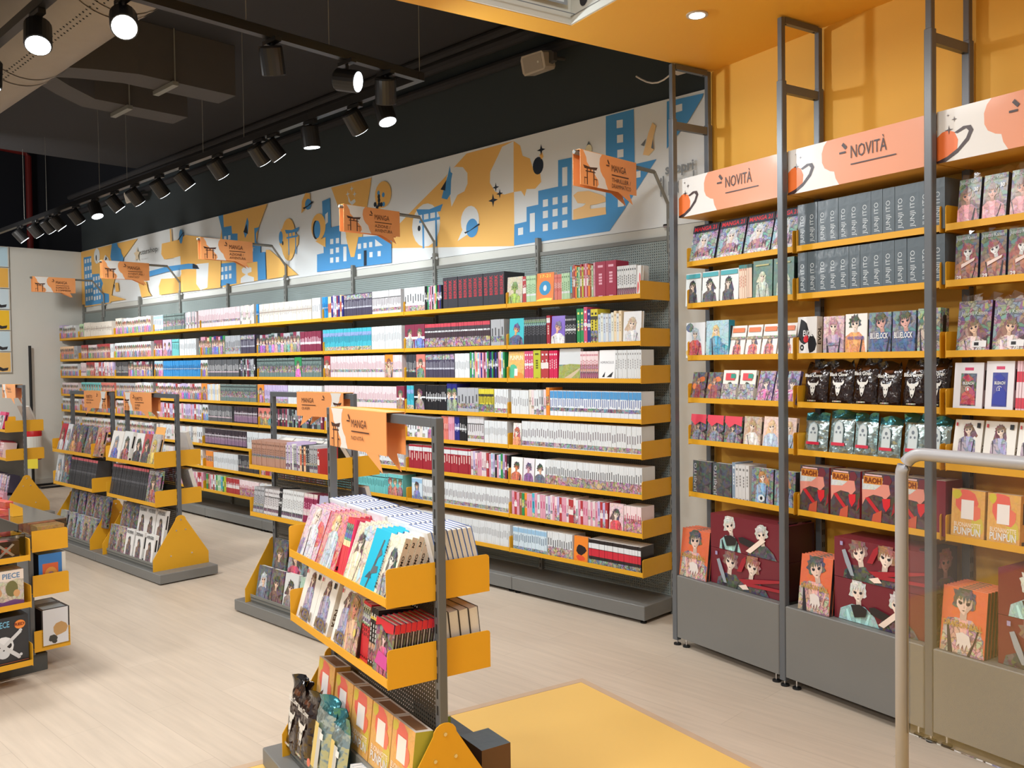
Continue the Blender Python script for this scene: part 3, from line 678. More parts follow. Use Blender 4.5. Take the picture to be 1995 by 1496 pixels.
# ================================================================== books in rows, spines to the aisle
def S(base, *bands, ink=None, marks=1, top=None, m=None):
    return dict(bg=base, bands=bands, ink=ink, marks=marks, top=top, m=m)
def spine_face(pen, d, rng, small=False):
    for v0, v1, c in d['bands']: pen.rect(0, v0, 1, v1, c)
    if d['ink']:
        if d['marks'] == 'title': return
        v = .5 + .1 * rng.random()
        if small: pen.rect(.32, v - .12, .68, v + .16, d['ink']); return
        pen.rect(.25, .84, .75, .9, d['ink'])
        for k in range(4): pen.rect(.34, v - .14 + k * .08, .66, v - .085 + k * .08, d['ink'])
        pen.rect(.3, .06, .7, .09, d['ink'])
_sp = {}
def spine_mesh(d, t, h, dep, key, var=0):
    k = (key, round(t, 4), h, dep, var)
    if k not in _sp:
        rng = random.Random(var * 31 + len(key)); mb = MB(); m = d['m'] or PRINT; bg = d['bg']
        mb.box(.0004, t - .0004, 0, dep, 0, h - .0015, m, bg, dict(top=d['top'] or K(232, 230, 226)))
        mb.box(.0004, .0014, 0, dep, h - .0015, h, m, bg); mb.box(t - .0014, t - .0004, 0, dep, h - .0015, h, m, bg); mb.box(.0014, t - .0014, 0, .0012, h - .0015, h, m, bg)
        pen = Pen(mb, (.0004, 0, 0), (1, 0, 0), (0, 0, 1), t - .0008, h, m, .00015)
        spine_face(pen, d, rng)
        if d['marks'] == 'title': pen.text(d['title'], *d['tbox'], d['ink'], d.get('bold', False), d.get('turn', 1))
        _sp[k] = mb.mesh('spine_book')
    return _sp[k]
def row(fr, a0, a1, b, z, n, h, key, d, label, group, dep=.125, name='manga_volume', cat='book', tilt=0, flip=False):
    t = (a1 - a0) / n; rng = random.Random(key + str(round(a0, 2)))
    ds = d if isinstance(d, list) else [d]
    for i in range(n):
        j = rng.randrange(len(ds)) if len(ds) > 1 else 0
        hh = h if len(ds) == 1 else h + (.008 * (j % 3) - .008)
        me = spine_mesh(ds[j], t, round(hh, 3), dep, key + str(j), i % 2)
        a = a0 + i * t
        o = link(name, me, None, fr.p(a1 - i * t if flip else a, b + .004 * rng.random() * (-1 if flip else 1), z), (-tilt, 0, fr.yaw + (pi if flip else 0)))
        tag(o, label, cat, group)

W1 = K(216, 220, 222); C1 = K(222, 214, 202)
ST = dict(
    white=S(W1, (.1, .26, K(150, 130, 128, 1)), ink=K(120, 110, 116)), plain=S(W1, ink=K(150, 150, 152)),
    whiteart=S(W1, (.05, .3, K(190, 120, 110, 1)), ink=K(60, 60, 64)), cream=S(C1, (.55, .6, K(150, 130, 120)), ink=K(160, 150, 140)),
    pinkw=S(K(224, 208, 210), (.3, .42, K(150, 130, 140, 1)), ink=K(190, 140, 150)), blue=S(K(40, 138, 200), (.5, .54, W1), ink=K(20, 60, 110)),
    paleblue=S(K(206, 222, 232), (.02, .2, K(110, 150, 190, 1)), (.78, .96, K(150, 190, 220)), ink=K(90, 110, 130)),
    bluew=S(K(226, 232, 240), (.72, .98, K(80, 150, 205)), (.25, .38, K(50, 50, 90, 1)), ink=K(70, 90, 150)),
    turq=S(K(70, 178, 196), (.68, .84, K(140, 160, 205)), (.06, .24, K(220, 190, 130, 1)), ink=K(40, 110, 140)),
    teal=S(K(110, 190, 190), (.8, .84, K(40, 60, 60)), ink=K(60, 120, 120)),
    dark=S(K(58, 60, 66), (.3, .4, K(140, 120, 110, 1)), ink=K(170, 170, 170)), black=S(K(30, 30, 34), (.5, .56, W1), ink=K(210, 210, 210)),
    darkpurple=S(K(72, 66, 86), (.78, .96, K(170, 160, 170, 1)), (.4, .46, K(190, 190, 200)), ink=K(150, 150, 160)),
    stripes=S(K(110, 128, 124), (.3, .62, K(160, 120, 110, 1)), (.84, .9, K(50, 60, 60)), ink=K(40, 50, 60)),
    greydark=S(K(88, 90, 94), (.3, .38, K(190, 170, 176)), ink=K(200, 200, 200)), purpleblk=S(K(52, 44, 54), (.15, .5, K(140, 110, 136)), (.6, .66, W1), ink=K(180, 160, 170)),
    redtop=S(K(70, 60, 66), (.86, 1, K(196, 70, 84)), (.1, .45, K(150, 84, 90, 1)), (.66, .72, W1), ink=K(60, 30, 40)),
    lilac=S(K(196, 180, 216), (.08, .3, K(170, 150, 160, 1)), ink=K(120, 110, 150)), crimson=S(K(160, 40, 54), (.76, .92, W1), ink=K(226, 200, 190)),
    coral=S(K(214, 120, 108), (.5, .7, K(226, 170, 160)), ink=K(170, 60, 60)), pink=S(K(204, 80, 116), (.5, .58, W1), ink=K(255, 230, 240)), rose=S(K(214, 156, 174), ink=K(190, 80, 120)),
    navy=S(K(36, 40, 120), (.5, .6, W1), ink=K(200, 200, 230)), lime=S(K(186, 190, 50), ink=K(90, 90, 30)), green=S(K(40, 140, 80), (.4, .6, K(30, 30, 30, 1)), ink=K(240, 230, 120)),
    mint=S(K(176, 208, 168), (.3, .36, W1), ink=K(90, 130, 90)), orange=S(K(236, 140, 50), (.4, .7, K(236, 170, 90, 1)), ink=K(120, 60, 20)), brown=S(K(150, 90, 60), ink=K(240, 210, 180)),
    peach=S(K(240, 200, 160), (.3, .7, K(220, 120, 90)), ink=K(160, 70, 50)), yellowblk=S(K(214, 200, 60), (.1, .4, K(40, 40, 40, 1)), (.7, .8, K(60, 60, 50)), ink=BLK),
    red=S(K(176, 58, 62), (.4, .6, K(236, 220, 214)), ink=W1), grey=S(K(170, 172, 176), (.2, .4, K(110, 110, 116, 1)), ink=K(80, 80, 84)),
    redblk=S(K(40, 34, 36), (.36, .64, K(200, 44, 60)), (.66, .86, K(220, 222, 224)), (.06, .24, K(60, 120, 110, 1)), ink=None),
    pinkart=S(K(236, 214, 216), (.05, .55, K(214, 100, 110, 1)), ink=K(180, 60, 90)), nums=S(W1, (.04, .42, K(190, 130, 120, 1)), ink=K(70, 70, 74)),
    pastelb=S(K(190, 206, 224), ink=K(150, 150, 170)), pastelg=S(K(222, 226, 216), ink=K(160, 160, 150)), pastely=S(K(232, 214, 180), ink=K(180, 160, 130)),
    tan=S(K(176, 136, 118), (.4, .5, K(90, 66, 60, 1)), ink=K(110, 80, 70)), greyw=S(K(206, 204, 206), (.18, .3, K(150, 110, 100, 1)), (.7, .74, K(90, 90, 90)), ink=K(120, 110, 112)),
    wine=S(K(130, 46, 70), (.42, .52, K(230, 220, 220)), ink=K(240, 200, 210)))
DARKRED = S(K(54, 54, 60), ink=K(176, 50, 62), marks='title'); DARKRED.update(title='BERSERK', tbox=(.2, .35, .8, .92), bold=True)
MIX = ['white', 'pinkw', 'coral', 'paleblue', 'green', 'orange', 'wine', 'grey', 'navy', 'mint']
ST['mixc'] = [ST[k] for k in ('green', 'orange', 'red', 'mint', 'turq', 'rose', 'lime', 'brown', 'white')]
ST['mixd'] = [ST[k] for k in ('dark', 'darkpurple', 'grey', 'wine', 'black', 'stripes')]
ST['mixw'] = [ST[k] for k in ('white', 'cream', 'whiteart', 'pinkw', 'plain', 'grey')]
ST['mixp'] = [ST[k] for k in ('pinkart', 'pinkw', 'lilac', 'rose', 'whiteart', 'red')]
ST['mixb'] = [ST[k] for k in ('navy', 'rose', 'paleblue', 'wine', 'green', 'lilac', 'peach', 'black')]
ST['strong'] = [ST[k] for k in ('yellowblk', 'turq', 'pink', 'navy', 'green', 'red')]
ST['pastels'] = [ST[k] for k in ('pastelb', 'pastelg', 'pastely', 'plain')]

def cover(bg, hair=BLK, skin=SKIN, cloth=K(60, 60, 70, .5), title=None, tcol=WHT, ty=(.84, .95), fig=(.5, .78, .3), extra=None, long_hair=True, **kw):
    d = dict(bg=bg); d.update(kw)
    if fig: d['figs'] = [(fig[0], fig[1], fig[2], hair, skin, cloth, (long_hair,))]
    if title: d['texts'] = [(title, .1, ty[0], .9, ty[1], tcol, True)]
    if extra: d.update(extra)
    return d

# first bay: every book an object.  (left px, right px, number, height, style or cover, how it looks)
BAY0 = [
 [(990, 1020, 0, .19, cover(K(206, 196, 170, .3), K(120, 150, 70), K(150, 170, 80), K(150, 180, 60), None, long_hair=False), 'beige book with a lime green figure facing out'),
  (1021, 1028, 2, .185, 'red', 'red and white slim volume'), (1028, 1047, 5, .185, 'mint', 'pale green volume'),
  (1047, 1081, 0, .195, dict(bg=K(232, 126, 40), spine=K(226, 100, 40), ovals=[(.5, .5, .34, .24, K(28, 140, 190)), (.5, .5, .1, .1, WHT)], blobs=[(.5, .08, .5, .12, K(240, 220, 80))], texts=[('17-21', .2, .84, .8, .95, K(250, 220, 90), True)]), 'orange 17-21 book with a blue disc facing out'),
  (1083, 1097, 5, .175, 'coral', 'coral red volume'), (1097, 1113, 4, .178, 'mint', 'lime and cream volume'), (1114, 1162, 15, .215, 'mixc', 'tall green, orange or brown volume'),
  (1163, 1203, 2, .225, S(K(160, 34, 66), ink=K(230, 170, 190)), 'thick crimson hardcover'), (1205, 1242, 9, .185, 'whiteart', 'white volume with red marks'),
  (1242, 1266, 0, .18, dict(bg=WHT, blobs=[(.35, .3, .25, .2, K(220, 70, 70)), (.75, .6, .2, .2, K(220, 70, 70))]), 'white book with red blots facing out')],
 [(993, 1022, 0, .19, cover(K(60, 186, 196), K(90, 60, 130), K(240, 180, 120), K(40, 60, 110), None, long_hair=False), 'teal cover with a purple-haired figure facing out'),
  (1023, 1066, 11, .19, S(K(36, 36, 42), (.7, .92, K(110, 140, 90, 1)), ink=K(120, 120, 126)), 'black volume with a colourful top'), (1067, 1074, 1, .195, 'crimson', 'single crimson volume'),
  (1075, 1102, 0, .19, cover(K(120, 90, 190), K(110, 90, 130), K(236, 180, 150), WHT, None, long_hair=False), 'violet cover with a capped figure facing out'), (1103, 1124, 7, .185, 'black', 'black volume with small white lettering'),
  (1126, 1166, 6, .225, 'strong', 'tall bright boxed volume'), (1167, 1213, 9, .19, 'pastels', 'pale pastel volume'),
  (1215, 1252, 0, .19, cover(K(226, 228, 230), K(206, 180, 150), PSKIN, K(214, 220, 226), None), 'white cover with two pale figures facing out')],
 [(990, 1022, 0, .19, dict(bg=K(236, 180, 90, .2), blobs=[(.3, .3, .3, .3, K(80, 180, 140)), (.7, .15, .3, .15, K(240, 140, 60))], rects=[(.4, .15, .6, .4, WHT)], texts=[('PUNPUN', .1, .7, .9, .86, K(240, 236, 200), True)]), 'orange and green PUNPUN cover facing out'),
  (1023, 1040, 4, .19, 'pink', 'pink volume'), (1040, 1054, 1, .195, 'lime', 'thick lime volume'), (1055, 1070, 2, .19, 'red', 'red volume'), (1071, 1087, 4, .19, S(K(206, 30, 80), ink=WHT), 'magenta volume'),
  (1089, 1131, 0, .2, dict(bg=K(206, 210, 212), polys=[([(0, 0), (1, 0), (1, .5), (.5, .52), (0, .44)], K(150, 160, 60, .25)), ([(.1, 0), (.5, 0), (1, .34), (1, .4)], K(200, 180, 150))], rects=[(0, .45, 1, .5, K(60, 66, 50, .8))]), 'landscape photo book, green meadow under grey sky, facing out'),
  (1132, 1166, 9, .18, 'pinkart', 'white volume with pink brush marks'), (1167, 1199, 0, .185, dict(bg=K(234, 236, 238), texts=[('HOMUNCULUS', .08, .56, .92, .64, K(120, 120, 130))], polys=[([(.2, .12), (.4, .3), (.36, .12)], BLK), ([(.5, .12), (.9, .3), (.8, .12)], BLK)]), 'plain white HOMUNCULUS cover facing out'),
  (1200, 1256, 11, .183, 'plain', 'plain white volume')],
 [(996, 1030, 8, .17, 'plain', 'white slim volume'), (1031, 1064, 7, .175, 'mixw', 'white volume with pink or dark marks'), (1064, 1071, 2, .19, 'orange', 'orange volume'), (1072, 1250, 46, .172, 'bluew', 'white volume with a blue top')],
 [(998, 1014, 0, .16, cover(K(240, 232, 226, .3), K(190, 70, 50), PSKIN, K(230, 140, 90)), 'white cover with a red-haired figure leaning out'), (1016, 1250, 52, .175, 'white', 'white volume in one unbroken set')],
 [(993, 1016, 0, .165, cover(K(240, 236, 232), K(40, 30, 30), K(226, 140, 90), K(200, 100, 60), None, long_hair=False), 'white cover with an orange-toned figure'), (1017, 1039, 0, .165, cover(K(226, 220, 226), K(90, 60, 110), K(214, 160, 170), K(120, 70, 130), None, long_hair=False), 'white cover with a purple-toned figure'),
  (1040, 1060, 0, .165, cover(K(236, 238, 238), K(30, 30, 34), K(230, 180, 150), K(80, 90, 110), None, long_hair=False), 'white cover with a dark-haired figure'), (1061, 1250, 46, .168, 'nums', 'white volume with a number on top')],
 [(995, 1060, 13, .165, 'mixc', 'green, yellow or brown volume'), (1061, 1182, 26, .165, 'mixp', 'multicoloured pink and red volume'), (1184, 1212, 0, .17, cover(K(236, 200, 206, .3), K(60, 40, 50), PSKIN, K(210, 60, 70)), 'pink cover with a dark-haired figure'), (1214, 1248, 8, .165, 'pinkart', 'white volume with pink art')],
 [(996, 1062, 18, .16, 'paleblue', 'pale blue volume'), (1064, 1112, 11, .165, 'nums', 'white volume with dark art at its foot'), (1114, 1142, 0, .165, dict(bg=K(232, 132, 44), blobs=[(.5, .5, .4, .2, K(40, 30, 30)), (.5, .2, .35, .12, K(220, 80, 50))]), 'orange cover with black shapes facing out'), (1144, 1246, 19, .16, 'redblk', 'black volume with red and white bands')],
]
FARROWS = {}
def apx(x, b=4.18): return wallpt(x, 700, b)[0]
for si, items in enumerate(BAY0):
    z = ZA[si] + .0165
    for ii, (x0, x1, n, h, st, desc) in enumerate(items):
        a0, a1 = apx(x0), min(apx(x1), -3.02); lab = f'{desc}, {ORD[si]} shelf down, nearest mural-wall bay'
        if n == 0:
            put_book(FA, (a0 + a1) / 2, 4.172, z, f'A{si}{ii}', st, lab, a1 - a0 - .004, h, .025, rad(4), name='manga_volume', side='L')
        elif si >= 3:
            FARROWS.setdefault(0, [[] for _ in ZA])[si].append((x0, x1, n, h, st))
        else:
            row(FA, a0, a1, 4.172 + (.05 if h < .165 else 0), z, n, h, f'A{si}{ii}', ST[st] if isinstance(st, str) else st, lab, f'{desc}s, {ORD[si]} shelf of the nearest mural-wall bay')

# the other bays: far beyond three hundred slim volumes, so one object
FARROWS.update({
 1: [[(791, 830, 8, .19, 'whiteart'), (831, 864, 14, .185, 'mixb')], [(791, 829, 2, .19, 'wine'), (830, 957, 36, .185, 'redtop'), (958, 984, 4, .19, 'grey')],
     [(793, 811, 6, .185, 'dark'), (812, 829, 1, .185, 'coral'), (830, 886, 22, .185, 'darkpurple'), (887, 916, 12, .185, 'plain'), (917, 984, 22, .19, 'mixb')],
     [(793, 806, 4, .19, 'turq'), (807, 829, 1, .2, 'black'), (830, 870, 12, .195, 'black'), (871, 890, 2, .21, 'navy'), (891, 932, 6, .18, 'grey'), (933, 962, 10, .175, 'yellowblk'), (963, 990, 9, .175, 'white')],
     [(792, 832, 8, .17, 'mixw'), (833, 858, 3, .17, 'paleblue'), (859, 872, 4, .18, 'coral'), (873, 884, 4, .18, 'rose'), (885, 894, 3, .18, 'navy'), (895, 908, 4, .18, 'black'), (910, 942, 8, .19, 'greyw'), (943, 988, 20, .165, 'plain')],
     [(795, 915, 26, .19, 'crimson'), (916, 950, 8, .175, 'mixp'), (951, 990, 10, .175, 'mixb')], [(800, 820, 1, .17, 'paleblue'), (821, 990, 60, .165, 'white')], [(800, 990, 64, .16, 'plain')]],
 2: [[(631, 641, 4, .19, 'blue'), (642, 672, 9, .19, 'mixb'), (673, 727, 22, .19, 'darkpurple'), (728, 784, 22, .19, 'greyw')], [(631, 725, 34, .19, 'turq'), (726, 784, 24, .19, 'plain')],
     [(633, 644, 1, .19, 'red'), (645, 750, 40, .185, 'pinkw'), (751, 766, 1, .19, 'orange'), (767, 784, 8, .185, 'pinkw')], [(632, 772, 50, .18, 'pinkw'), (773, 788, 1, .185, 'wine')],
     [(632, 740, 26, .17, 'mixw'), (741, 786, 12, .17, 'mixb')], [(632, 785, 44, .17, 'white')], [(632, 752, 40, .17, 'teal'), (753, 782, 3, .175, 'teal')], [(632, 786, 40, .16, 'mixw')]],
 3: [[(502, 507, 2, .19, 'blue'), (508, 610, 34, .185, 'cream'), (611, 627, 4, .19, 'plain')], [(502, 586, 14, .185, 'mixd'), (587, 627, 14, .185, 'wine')], [(502, 574, 30, .18, 'stripes'), (575, 588, 1, .185, 'green'), (589, 627, 16, .18, 'stripes')],
     [(502, 514, 1, .18, 'orange'), (515, 560, 20, .175, 'lilac'), (561, 627, 20, .175, 'plain')], [(502, 530, 3, .17, 'coral'), (531, 627, 30, .17, 'mixd')], [(502, 627, 40, .17, 'white')], [(502, 627, 40, .17, 'mixp')], [(502, 627, 36, .16, 'mixw')]],
 4: [[(389, 470, 32, .19, 'pinkw'), (471, 498, 10, .19, 'mixw')], [(389, 440, 12, .19, 'mixb'), (441, 470, 9, .19, 'grey'), (471, 498, 10, .19, 'darkpurple')], [(392, 405, 3, .18, 'white'), (406, 466, 26, .18, 'greydark'), (467, 498, 10, .18, 'mixd')],
     [(393, 403, 1, .18, 'orange'), (404, 428, 8, .175, 'pastels'), (429, 499, 28, .175, 'stripes')], [(394, 404, 2, .175, 'white'), (405, 450, 18, .17, 'greydark'), (455, 500, 20, .17, 'purpleblk')], [(397, 478, 34, .17, 'purpleblk'), (479, 501, 6, .17, 'plain')],
     [(398, 412, 4, .17, 'orange'), (413, 460, 22, .165, 'plain'), (461, 500, 16, .17, 'dark')], [(398, 436, 12, .165, 'mixc'), (437, 462, 10, .16, 'red'), (463, 500, 14, .16, 'pinkart')]],
 5: [[(302, 320, 6, .185, 'paleblue'), (321, 362, 14, .185, 'stripes'), (363, 386, 8, .185, 'mixw')], [(302, 318, 3, .19, 'wine'), (319, 336, 2, .19, 'lilac'), (337, 350, 4, .19, 'teal'), (351, 384, 16, .185, 'plain')], [(302, 318, 4, .18, 'paleblue'), (319, 391, 34, .18, 'blue')],
     [(303, 392, 22, .175, 'mixp')], [(303, 392, 26, .17, 'mixp')], [(303, 392, 26, .17, 'mixw')], [(303, 392, 26, .17, 'mixw')], [(303, 392, 26, .165, 'mixp')]],
 6: [[(228, 240, 3, .2, 'cream'), (241, 296, 14, .19, 'mixw')], [(226, 296, 18, .185, 'plain')], [(226, 250, 8, .18, 'dark'), (251, 298, 14, .18, 'mixd')], [(226, 262, 10, .17, 'grey'), (263, 298, 8, .18, 'mixw')], [(226, 298, 22, .17, 'mixp')], [(226, 298, 22, .17, 'mixw')], [(226, 298, 20, .17, 'mixp')], [(226, 298, 20, .165, 'mixw')]],
 7: [[(157, 165, 2, .18, 'mint'), (166, 178, 5, .19, 'cream'), (179, 220, 16, .18, 'cream')], [(160, 172, 4, .185, 'red'), (173, 190, 6, .18, 'pinkw'), (191, 215, 8, .185, 'red'), (216, 222, 3, .18, 'plain')], [(158, 168, 4, .18, 'pinkw'), (169, 184, 4, .185, 'red'), (185, 222, 14, .18, 'mixp')], [(158, 196, 8, .17, 'teal'), (197, 222, 8, .17, 'coral')], [(158, 222, 16, .165, 'mixp')], [(158, 222, 20, .165, 'mixw')], [(158, 222, 20, .165, 'mixp')], [(158, 222, 20, .16, 'mixw')]],
 8: [[(118, 124, 2, .19, 'lilac'), (125, 150, 8, .175, 'mixw')], [(119, 145, 8, .18, 'peach'), (146, 152, 4, .18, 'grey')], [(119, 152, 12, .17, 'plain')], [(121, 152, 10, .16, 'pinkw')], [(121, 152, 10, .16, 'white')], [(121, 152, 10, .16, 'mixw')], [(121, 152, 10, .16, 'mixw')], [(121, 152, 10, .16, 'mixw')]],
})
mb = MB(); rng = random.Random(11)
for bay, shelves in FARROWS.items():
    for si, items in enumerate(shelves):
        z = ZA[si] + .0165
        for x0, x1, n, h, st in items:
            a0, a1 = apx(x0), apx(x1); t = (a1 - a0) / n; ds = ST[st] if isinstance(ST[st], list) else [ST[st]]
            for i in range(n):
                d = ds[rng.randrange(len(ds))]; a = a0 + i * t; y0 = 4.172 + .004 * rng.random(); hh = h + (.012 * rng.random() - .006 if len(ds) > 1 else .001 * rng.random())
                mb.box(a + .0004, a + t - .0004, y0, y0 + .13, z, z + hh, PRINT, d['bg'], dict(top=K(232, 230, 226)), skip=('bottom', 'back'))
                pen = Pen(mb, (a + .0004, y0, z), (1, 0, 0), (0, 0, 1), t - .0008, hh, PRINT, .00015); spine_face(pen, d, rng, small=True)
                if t > .045: figure(pen, .5, .8, .28, K(40 + rng.randrange(120), 30 + rng.randrange(80), 40), SKIN, K(rng.randrange(60, 220), rng.randrange(60, 160), rng.randrange(60, 200), .6), rng)
o = single('manga_volume_rows', mb, 'rows of slim white, pink, blue and dark volumes filling the farther mural-wall shelves', 'books', FA.o, FA.yaw); o['kind'] = 'stuff'
# thick black hardcovers on the top shelf of the second bay
row(FA, apx(866), apx(985), 4.175, ZA[0] + .0165, 12, .235, 'A_black', DARKRED, 'thick black hardcover with red spine lettering, top shelf of the second mural-wall bay', 'black hardcovers with red lettering', dep=.2, name='hardcover_book')

# ================================================================== gondolas on the floor
TRI = [(-.212, .074), (-.212, .16)] + [(-.035 * cos(k * pi / 8) if False else -.04 * cos(k * pi / 8), .425 + .034 * sin(k * pi / 8)) for k in range(9)] + [(.212, .16), (.212, .074)]
def gondola(name_label, fr, a, b, zs, dep, post_h, sign, sign_label, base_half=.22, sign_at=(.21, .71), mirror=False, base_len=1.146, tray=True):
    "unit with its base from 0 to base_len, posts at .14 and 1.0"
    t = thing('gondola_shelving', name_label, 'shelving', fr.p(a, b), fr.yaw, 'low double-sided gondolas on the floor')
    mb = MB(); mb.bbox(0, base_len - .003, -base_half, base_half, .01, .075, BASE, .003); part('base', mb, t)
    for x in (.14, 1.0):
        mb = MB(); mb.bbox(-.015, .015, -.014, .014, .07, post_h, SLATE, .002)
        z = .48
        while z < post_h - .05:
            for y in (-.0146, .0146): mb.box(-.004, .004, min(y, y * .9), max(y, y * .9), z, z + .028, RUBBER)
            z += .05
        part('post', mb, t, (x, 0, 0))
    mb = MB(); mb.bbox(.155, .985, -.014, .014, post_h - .03, post_h, SLATE, .002); part('top_bar', mb, t)
    mb = MB(); mb.box(.155, .985, -.001, .001, .08, zs[0] + .08, PERFD); part('mesh_panel', mb, t)
    for x, w in ((.135, -1), (1.005, 1)):
        mb = MB(); mb.prism(TRI, .004, YEL, 'x', x - .002 + w * .012)
        e = part('end_plate', mb, t)
        for y, z in ((0, .425), (-.035, .35), (.035, .35), (-.08, .17), (.08, .17)):
            mb = MB(); xx = x + w * .014; mb.tube([(xx, y, z), (xx + w * .003, y, z)], .006, CHROME, 8); part('screw', mb, e)
    for z in zs:
        for s in (0, 1):
            part('shelf', shelf_mesh(.858, dep, h=.117), t, (.141, -dep - .005, z) if s == 0 else (.999, dep + .005, z), (0, 0, 0 if s == 0 else pi))
    if tray:
        for s in (-1, 1):
            mb = MB(); pr = [(-.185, .075), (-.192, .128), (-.186, .128), (-.18, .1), (-.125, .1), (-.125, .245), (-.12, .245), (-.03, .245), (-.03, .075)]
            if s > 0: pr = [(-y, z) for y, z in pr][::-1]
            mb.prism(pr, .845, GREY, 'x', .148); part('stepped_tray', mb, t)
            mb = MB(); 
            for zz in (.088, .108): mb.box(.15, .99, min(s * .1925, s * .1885), max(s * .1925, s * .1885), zz, zz + .003, DARK)
            part('tray_groove', mb, t)
    if sign:
        sg = thing('category_sign', sign_label, 'sign', fr.p(a + sign_at[0], b, post_h + .003), fr.yaw, 'orange folded signs on the gondolas')
        mb = MB(); sign_board(mb, sign_at[1] - sign_at[0], .142, sign, .033, .06, mirror); part('sign_board', mb, sg)
    return t

gondola('nearest low gondola with yellow shelves, standing at the corner of the yellow floor', FG, -1.0, 0, (.83, .59), .172, 1.384, ['MANGA', 'NOVITÀ'], 'orange folded MANGA NOVITÀ sign on the nearest gondola', .25)
gondola('middle low gondola with yellow shelves, behind the nearest one', FM, 0, .22, (.905, .612), .172, 1.38, ['MANGA', 'QUEER'], 'orange folded MANGA QUEER sign on the middle gondola', sign_at=(.47, .95), mirror=True)
gondola('left low gondola, nearer unit, holding comics and art books', FL, -1.146, .22, (.815, .533), .172, 1.345, ['FUMETTO', 'SUPER', 'EROI'], 'orange folded FUMETTO sign on the nearer unit of the left gondola', sign_at=(.16, .66))
gondola('left low gondola, farther unit, holding dark comics', FL, -2.295, .22, (.815, .533), .172, 1.345, ['FUMETTO', 'NOVITÀ'], 'orange folded FUMETTO sign on the farther unit of the left gondola', sign_at=(.50, .98), mirror=True)
gondola('far low gondola at the left edge, beside the fire extinguisher', FB, -1.0, 0, (.903, .615), .175, 1.378, ['MANGA'], 'orange folded sign on the far gondola at the left edge', sign_at=(.45, .86))

# ------------------------------------------------------------------ contents of the nearest gondola
ZU, ZL = .83 + .0165, .59 + .0165
GP = 'on the nearest gondola'
def stack(fr, a, b, z, n, key, d, label, wd, ht, t, tilt, group, name='manga_volume', back=False, cat='book', side='R'):
    for i in range(n):
        s = 1 if not back else -1
        o = put_book(fr, a, b + s * i * (t + .0015) / cos(tilt), z + t * .0, key, d, label, wd, ht, t, tilt, pi if back else 0, group if n > 1 else None, cat, name, side)
PINKA = cover(K(226, 190, 206, .5), K(246, 226, 220), PSKIN, K(224, 224, 236, .5), spine=K(214, 60, 80), back=K(214, 40, 90), fig=(.5, .95, .24), blobs=[(.2, .2, .2, .2, K(140, 120, 190, .5)), (.8, .5, .2, .3, K(226, 60, 80, .5))])
PINKB = cover(K(232, 120, 116, .6), K(240, 206, 150), PSKIN, K(190, 206, 220, .5), spine=K(214, 60, 80), fig=(.5, .95, .22), blobs=[(.7, .2, .25, .2, K(226, 60, 70, .5))])
stack(FG, -.735, -.16, ZU, 5, 'pinkA', PINKA, 'violet and pink art cover, leftmost stack, upper shelf of the nearest gondola', .19, .19, .016, rad(20), 'violet and pink volumes on the nearest gondola', side='R')
stack(FG, -.545, -.16, ZU, 5, 'pinkB', PINKB, 'red and pastel cover, second stack from the left, upper shelf of the nearest gondola', .17, .19, .016, rad(20), 'red and pastel volumes on the nearest gondola')
PKSP = S(K(216, 70, 80), (.6, .9, K(40, 50, 110, 1)), (.5, .6, K(240, 220, 170)), ink=None)
row(FG, -.455, -.395, -.15, ZU, 4, .19, 'G_pk', PKSP, 'crimson volume spine out, mid upper shelf of the nearest gondola', 'crimson spine-out volumes on the nearest gondola', dep=.125, tilt=rad(14))
mb = MB(); mb.box(0, .014, 0, .125, 0, .19, PRINT, K(212, 40, 92)); pn = Pen(mb, (.014, 0, 0), (0, 1, 0), (0, 0, 1), .125, .19)
for k in range(9): pn.rect(.15, .86 - k * .045, .9 - .1 * (k % 3), .875 - k * .045, K(240, 150, 180))
pn.oval(.3, .22, .12, .09, K(240, 160, 190)); pn.text('2', .25, .18, .35, .27, K(212, 40, 92), True)
single('manga_volume', mb, 'magenta back cover with a small ringed 2, upper shelf of the nearest gondola', 'book', FG.p(-.394, -.15, ZU), FG.yaw, tilt=-rad(14))
FAN = cover(K(232, 214, 190, .5), K(90, 60, 60), PSKIN, K(240, 226, 190, .4), spine=K(130, 170, 214), fig=(.45, .8, .24), blobs=[(.7, .85, .3, .15, K(190, 206, 224, .6)), (.6, .15, .3, .15, K(190, 220, 230))], spine_art={'rects': [(.2, .86, .8, .96, NAVY), (.3, .2, .7, .7, K(90, 120, 180, 1))]})
stack(FG, -.31, -.16, ZU, 6, 'fantasy', FAN, 'pastel fantasy cover with pale blue spine, third stack, upper shelf of the nearest gondola', .135, .19, .017, rad(20), 'pastel fantasy volumes on the nearest gondola')
CY = dict(bg=K(10, 180, 214), spine=K(60, 120, 180), polys=[([(.35, .02), (.42, .02), (.62, .4), (.78, .85), (.7, .86), (.52, .45)], K(80, 90, 96)), ([(.4, .25), (.85, .32), (.8, .42), (.5, .4)], K(90, 100, 106)), ([(.55, .5), (.85, .62), (.74, .7)], K(96, 106, 112)), ([(.2, .18), (.6, .2), (.4, .3)], K(70, 84, 90))], ovals=[(.62, .56, .06, .04, K(226, 180, 160))])
stack(FG, -.188, -.16, ZU, 5, 'cyan', CY, 'bright cyan cover with a grey figure, fourth stack, upper shelf of the nearest gondola', .11, .19, .017, rad(20), 'cyan volumes on the nearest gondola')
